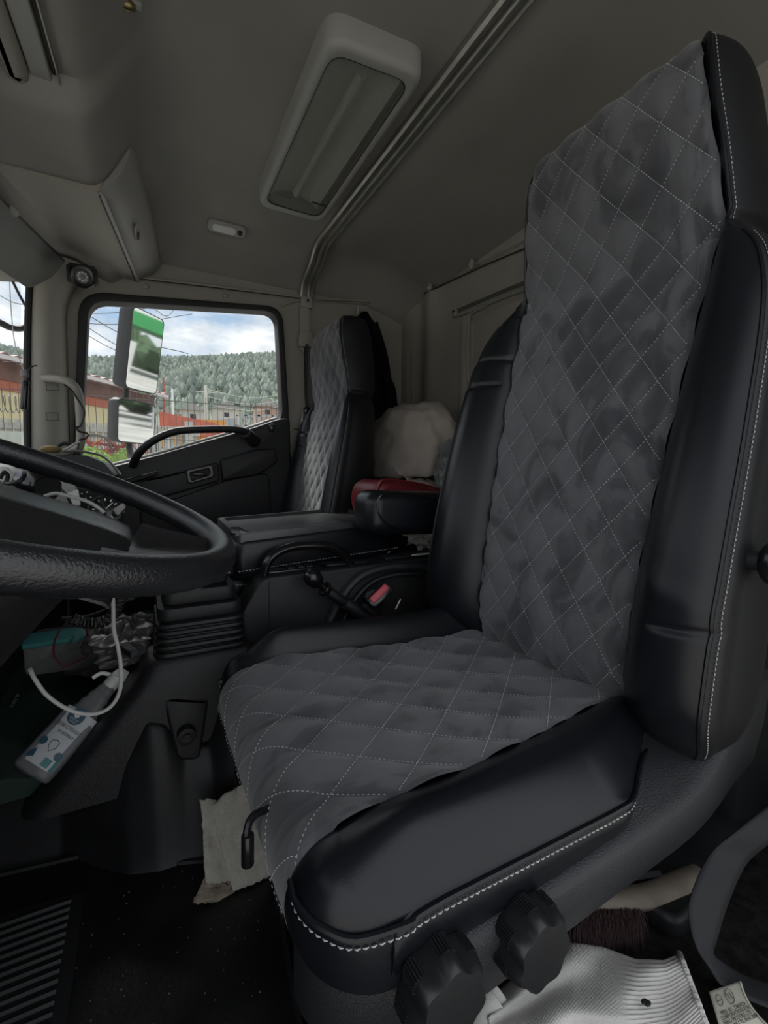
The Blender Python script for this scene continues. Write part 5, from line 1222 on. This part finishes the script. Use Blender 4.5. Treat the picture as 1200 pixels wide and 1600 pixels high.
# concrete slat fence
cf_ = thing('slat_fence', 'pale grey concrete slat fence in front of the yellow building', 'fence', (-1.6, 9.5, GZ)); cg_ = mat('weathered_grey', (.42, .42, .38), .9, var=.2, vscale=6); n_ = 0
z1 = at(180, 662, Y=9.5).z
sl0 = None
for k in range(44):
    x = -3.6+k*.105
    o = MB().box((0, 0, 0), (.085, .03, z1-GZ)).build('slat', cg_, cf_, smooth=False) if sl0 is None else sl0.copy()
    if sl0 is None: sl0 = o
    else: COL.objects.link(o)
    o.location = (x, 9.5, (z1+GZ)/2)
for k in range(5): MB().box((-3.6+k*1.1, 9.44, (z1+GZ)/2+.05), (.13, .10, z1-GZ+.1)).build('post', cg_, cf_, smooth=False)
for z in (z1-.12, .4): MB().box((-1.35, 9.46, z), (4.7, .05, .09)).build('rail', cg_, cf_, smooth=False)
# pale board in front of fence at the windscreen
p = at(14, 690, Y=5); pbd = MB().box((p.x-.05, 5, at(14, 674, Y=5).z-.6), (.42, .05, 1.2)); tag(pbd.build('pale_board', mat('pale_green_grey', (.42, .45, .40), .8), smooth=False), 'pale grey green board outside the windscreen', 'board')
# wire mesh fence
wf = thing('wire_fence', 'tall wire mesh fence running past the side window', 'fence', (.8, 7, GZ)); dw = mat('rusty_wire', (.10, .09, .085), .7)
zt_ = at(300, 627, Y=7).z; mb = MB()
for k in range(80): mb.box((-3.2+k*.079, 7, (zt_+GZ)/2+.03), (.0075, .0075, zt_-GZ+.06))
for z in (zt_-.02, zt_-.55, zt_-1.1, 0): mb.box((0, 6.99, z), (6.6, .009, .011))
tag(mb.build('mesh_wires', dw, wf, smooth=False), kind='stuff')
for x in (-2.0, .1, 2.3): MB().box((x, 7.02, (zt_+GZ)/2), (.03, .04, zt_-GZ+.1)).build('post', dw, wf, smooth=False)
hx = [(-3.6+i*.0045, 8.9+.0*i, z1+.16+.12*math.sin(i*.42)) if False else (-3.6+i*.0045, 8.9+.12*math.cos(i*.42), z1+.17+.13*math.sin(i*.42)) for i in range(520)]
tag(MB().tube(hx, .006, 4).build('razor_wire', dw), 'coil of rusty razor wire on top of the concrete slat fence', 'wire')
# red and orange trailer
tr_ = thing('red_trailer', 'red steel trailer side with orange panels beyond the wire fence', 'trailer', at(330, 690, Y=14)); TRd = mat('red_paint', (.50, .12, .07), .6, var=.15, vscale=3); TOr = mat('orange_paint', (.62, .33, .05), .6)
def pan(pix, Y_, th, m, name, par): return MB().prism([(at(u, v, Y=Y_).x, at(u, v, Y=Y_).z) for u, v in pix], XZ, Y_, Y_+th).build(name, m, par, smooth=False)
pan(((249, 643), (330, 660), (442, 690), (442, 706), (250, 668)), 14, .12, TRd, 'side_beam', tr_)
pan(((247, 665), (335, 668), (335, 692), (247, 698)), 14.3, .1, TOr, 'orange_panel', tr_)
pan(((305, 655), (352, 657), (352, 668), (305, 660)), 14.4, .1, TOr, 'orange_panel', tr_)
pan(((246, 690), (400, 700), (400, 760), (246, 760)), 14.6, .1, mat('dark_chassis', (.12, .10, .10), .8), 'chassis', tr_)
for u in (298, 262, 345): pan(((u-3, 672), (u+3, 672), (u+3, 712), (u-3, 712)), 13.9, .08, TRd, 'post', tr_)
for u in (285, 330, 380):
    c1 = at(u, 735, Y=13.8); MB().tube([c1, c1+Vector((0, .25, 0))], .5, 20).build('wheel', M['rubber'], tr_)
tag(pan(((258, 682), (268, 682), (278, 712), (252, 712)), 12.5, .25, mat('white_tarp', (.6, .6, .6), .8), 'white_cone', None), 'white conical bag in front of the red trailer', 'bag')
# grey pickup cab far right
gv2 = thing('grey_vehicle', 'pale grey open framed vehicle behind the fence at the window edge', 'vehicle', at(400, 665, Y=20)); gm = mat('vehicle_grey', (.35, .36, .37), .5)
pan(((335, 657), (368, 653), (368, 668), (335, 672)), 20, 1.2, gm, 'bonnet', gv2)
pan(((366, 664), (432, 664), (432, 690), (366, 690)), 20, 1.2, gm, 'body', gv2)
pan(((340, 688), (430, 688), (430, 806), (340, 806)), 20.3, .8, mat('vehicle_dark', (.06, .06, .065), .7), 'underbody', gv2)
for pix in (((369, 648), (432, 649), (432, 651), (369, 650)), ((369, 648), (371, 648), (371, 668), (369, 668)), ((382, 648), (386, 648), (386, 668), (382, 668)), ((402, 648), (406, 648), (410, 668), (406, 668)), ((424, 649), (427, 649), (432, 668), (428, 668))): pan(pix, 20, .1, gm, 'frame', gv2)
# harrow
hw_ = thing('farm_harrow', 'rusty red farm machinery with spoked wheels by the fence', 'machinery', at(160, 700, Y=8)); rr = mat('rusty_red', (.34, .09, .06), .7, var=.3, vscale=5)
for (u, v, r_) in ((148, 702, .22), (163, 706, .17), (186, 702, .15), (215, 706, .14)):
    c1 = at(u, v, Y=8); ring_ = [c1+Vector((r_*math.cos(t), .05*math.sin(t), r_*math.sin(t))) for t in np.linspace(0, 2*PI, 25)[:-1]]
    o = MB().tube(ring_, .014, 6, closed=True).build('wheel', dw if r_ > .2 else rr, hw_)
    for k in range(6): MB().tube([c1, ring_[k*4]], .008, 5).build('spoke', rr, o)
for a, b_ in (((130, 690), (205, 700)), ((170, 684), (178, 722)), ((140, 720), (205, 690)), ((188, 684), (200, 716)), ((135, 684), (150, 722))):
    MB().tube([at(*a, Y=8.1), at(*b_, Y=8.1)], .025, 6).build('frame_bar', rr, hw_)
for u in (140, 175, 205): p = at(u, 715, Y=8.05); MB().box((p.x, 8.05, (p.z+GZ)/2), (.05, .05, p.z-GZ)).build('leg', rr, hw_)
mb = MB(); rg = random.Random(9)
for k in range(700):
    u = rg.uniform(128, 205); p = at(u, rg.uniform(706, 735)-6*math.sin(u*.1), Y=rg.uniform(6.0, 6.8)); d_ = Vector((rg.uniform(-1, 1), rg.uniform(-1, 1), rg.uniform(-.3, 1))).normalized()*.05; s_ = d_.cross(Vector((0, 1, .3))).normalized()*.016
    mb.add([p, p+d_*.5+s_, p+d_, p+d_*.5-s_], [(0, 1, 2, 3)])
for k in range(500):
    p = Vector((rg.uniform(-.75, .05), rg.uniform(6.0, 6.8), rg.uniform(GZ, .6))); d_ = Vector((rg.uniform(-1, 1), rg.uniform(-1, 1), rg.uniform(.2, 1))).normalized()*.11; s_ = d_.cross(Vector((0, 1, .3))).normalized()*.03
    mb.add([p, p+d_*.5+s_, p+d_, p+d_*.5-s_], [(0, 1, 2, 3)])
tag(mb.build('weeds', mat('leaf_green', (.25, .36, .10), .8, var=.4, vscale=20), smooth=False), 'bright green weeds below the side window in front of the harrow', 'plants', kind='stuff')
# poles and wires
def pole(u, v0, v1, Y_, r_, m, label, arm=True):
    a, b_ = at(u, v0, Y=Y_), at(u, v1, Y=Y_); t = thing('utility_pole', label, 'pole', (a.x, Y_, GZ)); MB().cyl((a.x, Y_, GZ), a, r_*1.3, r_, n=10).build('pole', m, t)
    if arm:
        MB().box((a.x, Y_, a.z-.8), (2.2, .12, .10)).build('crossarm', m, t)
    return a
cm = mat('concrete_pole', (.62, .60, .57), .8)
pa = pole(321, 602, 650, 60, .17, cm, 'tall pale concrete utility pole beyond the fence'); pole(269, 607, 650, 55, .11, M['white'], 'slim white lamp pole left of the concrete pole', False)
pole(255, 590, 645, 30, .05, rr, 'thin rusty red pole beside the lower mirror', False)
WL = [((100, 488), (262, 473), 25), ((100, 502), (262, 497), 28), ((128, 486), (262, 545), 22), ((118, 498), (240, 560), 24), ((112, 508), (235, 565), 26), ((250, 489), (272, 483), 25), ((0, 462), (60, 470), 25), ((0, 500), (60, 508), 28)]
for i, (a, b_, Y_) in enumerate(WL):
    A3, B3 = at(*a, Y=Y_), at(*b_, Y=Y_*1.1); d_ = B3-A3; e0 = .0 if i > 5 else 1.0
    pts = [A3+d_*t-Vector((0, 0, .25*math.sin(PI*t))) for t in np.linspace(-.3*e0, 1+.3*e0, 12)]
    tag(MB().tube(pts, .018, 4).build('overhead_wire', dw), None, 'wire', None)['label'] = ['upper near level overhead wire left of the tall side mirror', 'lower near level overhead wire left of the tall side mirror', 'steepest overhead wire descending behind the tall side mirror', 'middle slanting overhead wire left of the tall side mirror', 'lowest slanting overhead wire left of the tall side mirror', 'short overhead wire right of the tall side mirror top', 'overhead wire crossing the sky in the windscreen near the visor', 'lower overhead wire in the windscreen near the mirror arm'][i]
for k in range(3):
    A3, B3 = pa+Vector((0, 0, -.4-.9*k)), at(452, 612+k*9, Y=70)
    o = MB().tube([A3+(B3-A3)*t-Vector((0, 0, 1.0*math.sin(PI*t))) for t in np.linspace(0, 1, 10)], .03, 4).build('power_line', cm); tag(o, ['topmost', 'middle', 'lowest'][k]+' pale power line running right from the concrete pole', 'wire')
# outside mirrors
mr = thing('door_mirror', 'tall rectangular side mirror with dark housing outside the passenger window', 'mirror', at(215, 600, Y=2.38))
def mirror(root, c, w_, h_, dep, nrm, name_m, roll=0):
    nn = Vector(nrm).normalized(); xx = Vector((0, 0, 1)).cross(nn).normalized(); yy = nn.cross(xx)
    f = lambda a, b, d: c+xx*a+yy*b+nn*d
    P = rrect(-w_/2, -h_/2, w_/2, h_/2, .022, 5)
    rings = []
    for k, d in ((.80, -dep), (.94, -dep*.92), (1.0, -dep*.6), (1.0, -.004), (.985, .001), (.955, .001), (.945, -.003)):
        kx = 1-(1-k)*1.0; ky = 1-(1-k)*w_/h_; rings.append([f(x*kx, y*ky, d) for x, y in P])
    MB().loft(rings).build('housing', M['plasticg'], root, sharp=50)
    n_ = 17; cu_ = .006 if dep > .07 else .02
    G = np.array([[tuple(f(a*w_*.468, b*h_*(.5-.016), .0015-cu_*((a*.5)**2+(b*.5)**2*1.5))) for a in np.linspace(-1, 1, n_)] for b in np.linspace(-1, 1, n_)])
    MB().loft([[f(x*.945, y*(1-.055*w_/h_), -.002) for x, y in P], [f(x*.945, y*(1-.055*w_/h_), .0012) for x, y in P]]).build(name_m, M['mirror'], root, sharp=20)
mc = at(227, 551, Y=2.38)
mirror(mr, mc, .205, at(232, 490, Y=2.38).z-at(232, 613, Y=2.38).z, .075, (.76, -.62, -.17), 'mirror_glass')
mr2 = thing('wide_angle_mirror', 'smaller wide angle mirror below the tall side mirror', 'mirror', at(212, 660, Y=2.38))
mc2 = at(214, 660, Y=2.38); mirror(mr2, mc2, .215, at(215, 627, Y=2.38).z-at(215, 694, Y=2.38).z, .065, (.68, -.66, -.09), 'mirror_glass')
MB().tube([at(198, 594, Y=2.42), at(196, 622, Y=2.42)], .013, 10).build('arm', M['plastic'], mr)
MB().tube(spline([at(u, v, Y=y) for u, v, y in ((207, 484, 2.40), (205, 474, 2.36), (204, 462, 2.25), (203, 448, 2.06))], 4), .012, 10).build('upper_arm', M['plastic'], mr)
MB().tube(spline([at(u, v, Y=y) for u, v, y in ((200, 690, 2.41), (203, 705, 2.38), (208, 730, 2.30), (214, 760, 2.055))], 4), .014, 10).build('arm', M['plastic'], mr2)
fm_ = thing('front_mirror_arm', 'curved dark tube of the front mirror outside the windscreen', 'mirror arm', at(30, 510, Y=2.0))
MB().tube(spline([at(u, v, Y=y) for u, v, y in ((-30, 490, 1.95), (0, 504, 1.98), (15, 511, 2.0), (32, 513, 2.02), (47, 508, 2.03), (56, 502, 2.04), (60, 494, 2.04))], 6), .011, 10).build('tube', M['plasticg'], fm_)
MB().tube(spline([at(u, v, Y=2.0) for u, v in ((18, 436), (30, 460), (42, 482), (54, 503))], 5), .0042, 8).build('cable', M['plastic'], fm_)
# filling station behind the truck (seen in the mirrors)
fs = thing('station_canopy', 'green and white canopy reflected in the side mirrors', 'canopy', (22, 4, GZ)); gm2 = mat('canopy_green', (.05, .32, .10), .5)
for z0, z1_, m, nm in ((3.9, 5.3, gm2, 'lower_band'), (5.3, 6.5, M['white'], 'middle_band'), (6.5, 9.5, gm2, 'upper_band')): MB().box((62, 6, (z0+z1_)/2), (12, 40, z1_-z0)).build(nm, m, fs, smooth=False)
for x, y in ((57, -8), (57, 10), (67, -8), (67, 10)): MB().box((x, y, 1.4), (.5, .5, 5.1)).build('column', M['white'], fs, smooth=False)
kk = MB().box((45, 7, .4), (5, 5, 3.1)); kb_ = tag(kk.build('kiosk', mat('kiosk_white', (.65, .65, .63), .7), smooth=False), 'white kiosk building reflected in the tall side mirror', 'building')

mb = MB(); rg = random.Random(21)
for k in range(60):
    bm = bmesh.new(); bmesh.ops.create_icosphere(bm, subdivisions=1, radius=rg.uniform(1.6, 3.2)); bmesh.ops.translate(bm, vec=(rg.uniform(80, 95), -24+k*1.3, GZ+rg.uniform(1, 5)), verts=bm.verts); mb.bm(bm)
tag(mb.build('hedge_trees', mat('hedge_green', (.06, .10, .05), .95), smooth=False), 'dark green tree row behind the truck reflected in the mirrors', 'trees', kind='stuff')
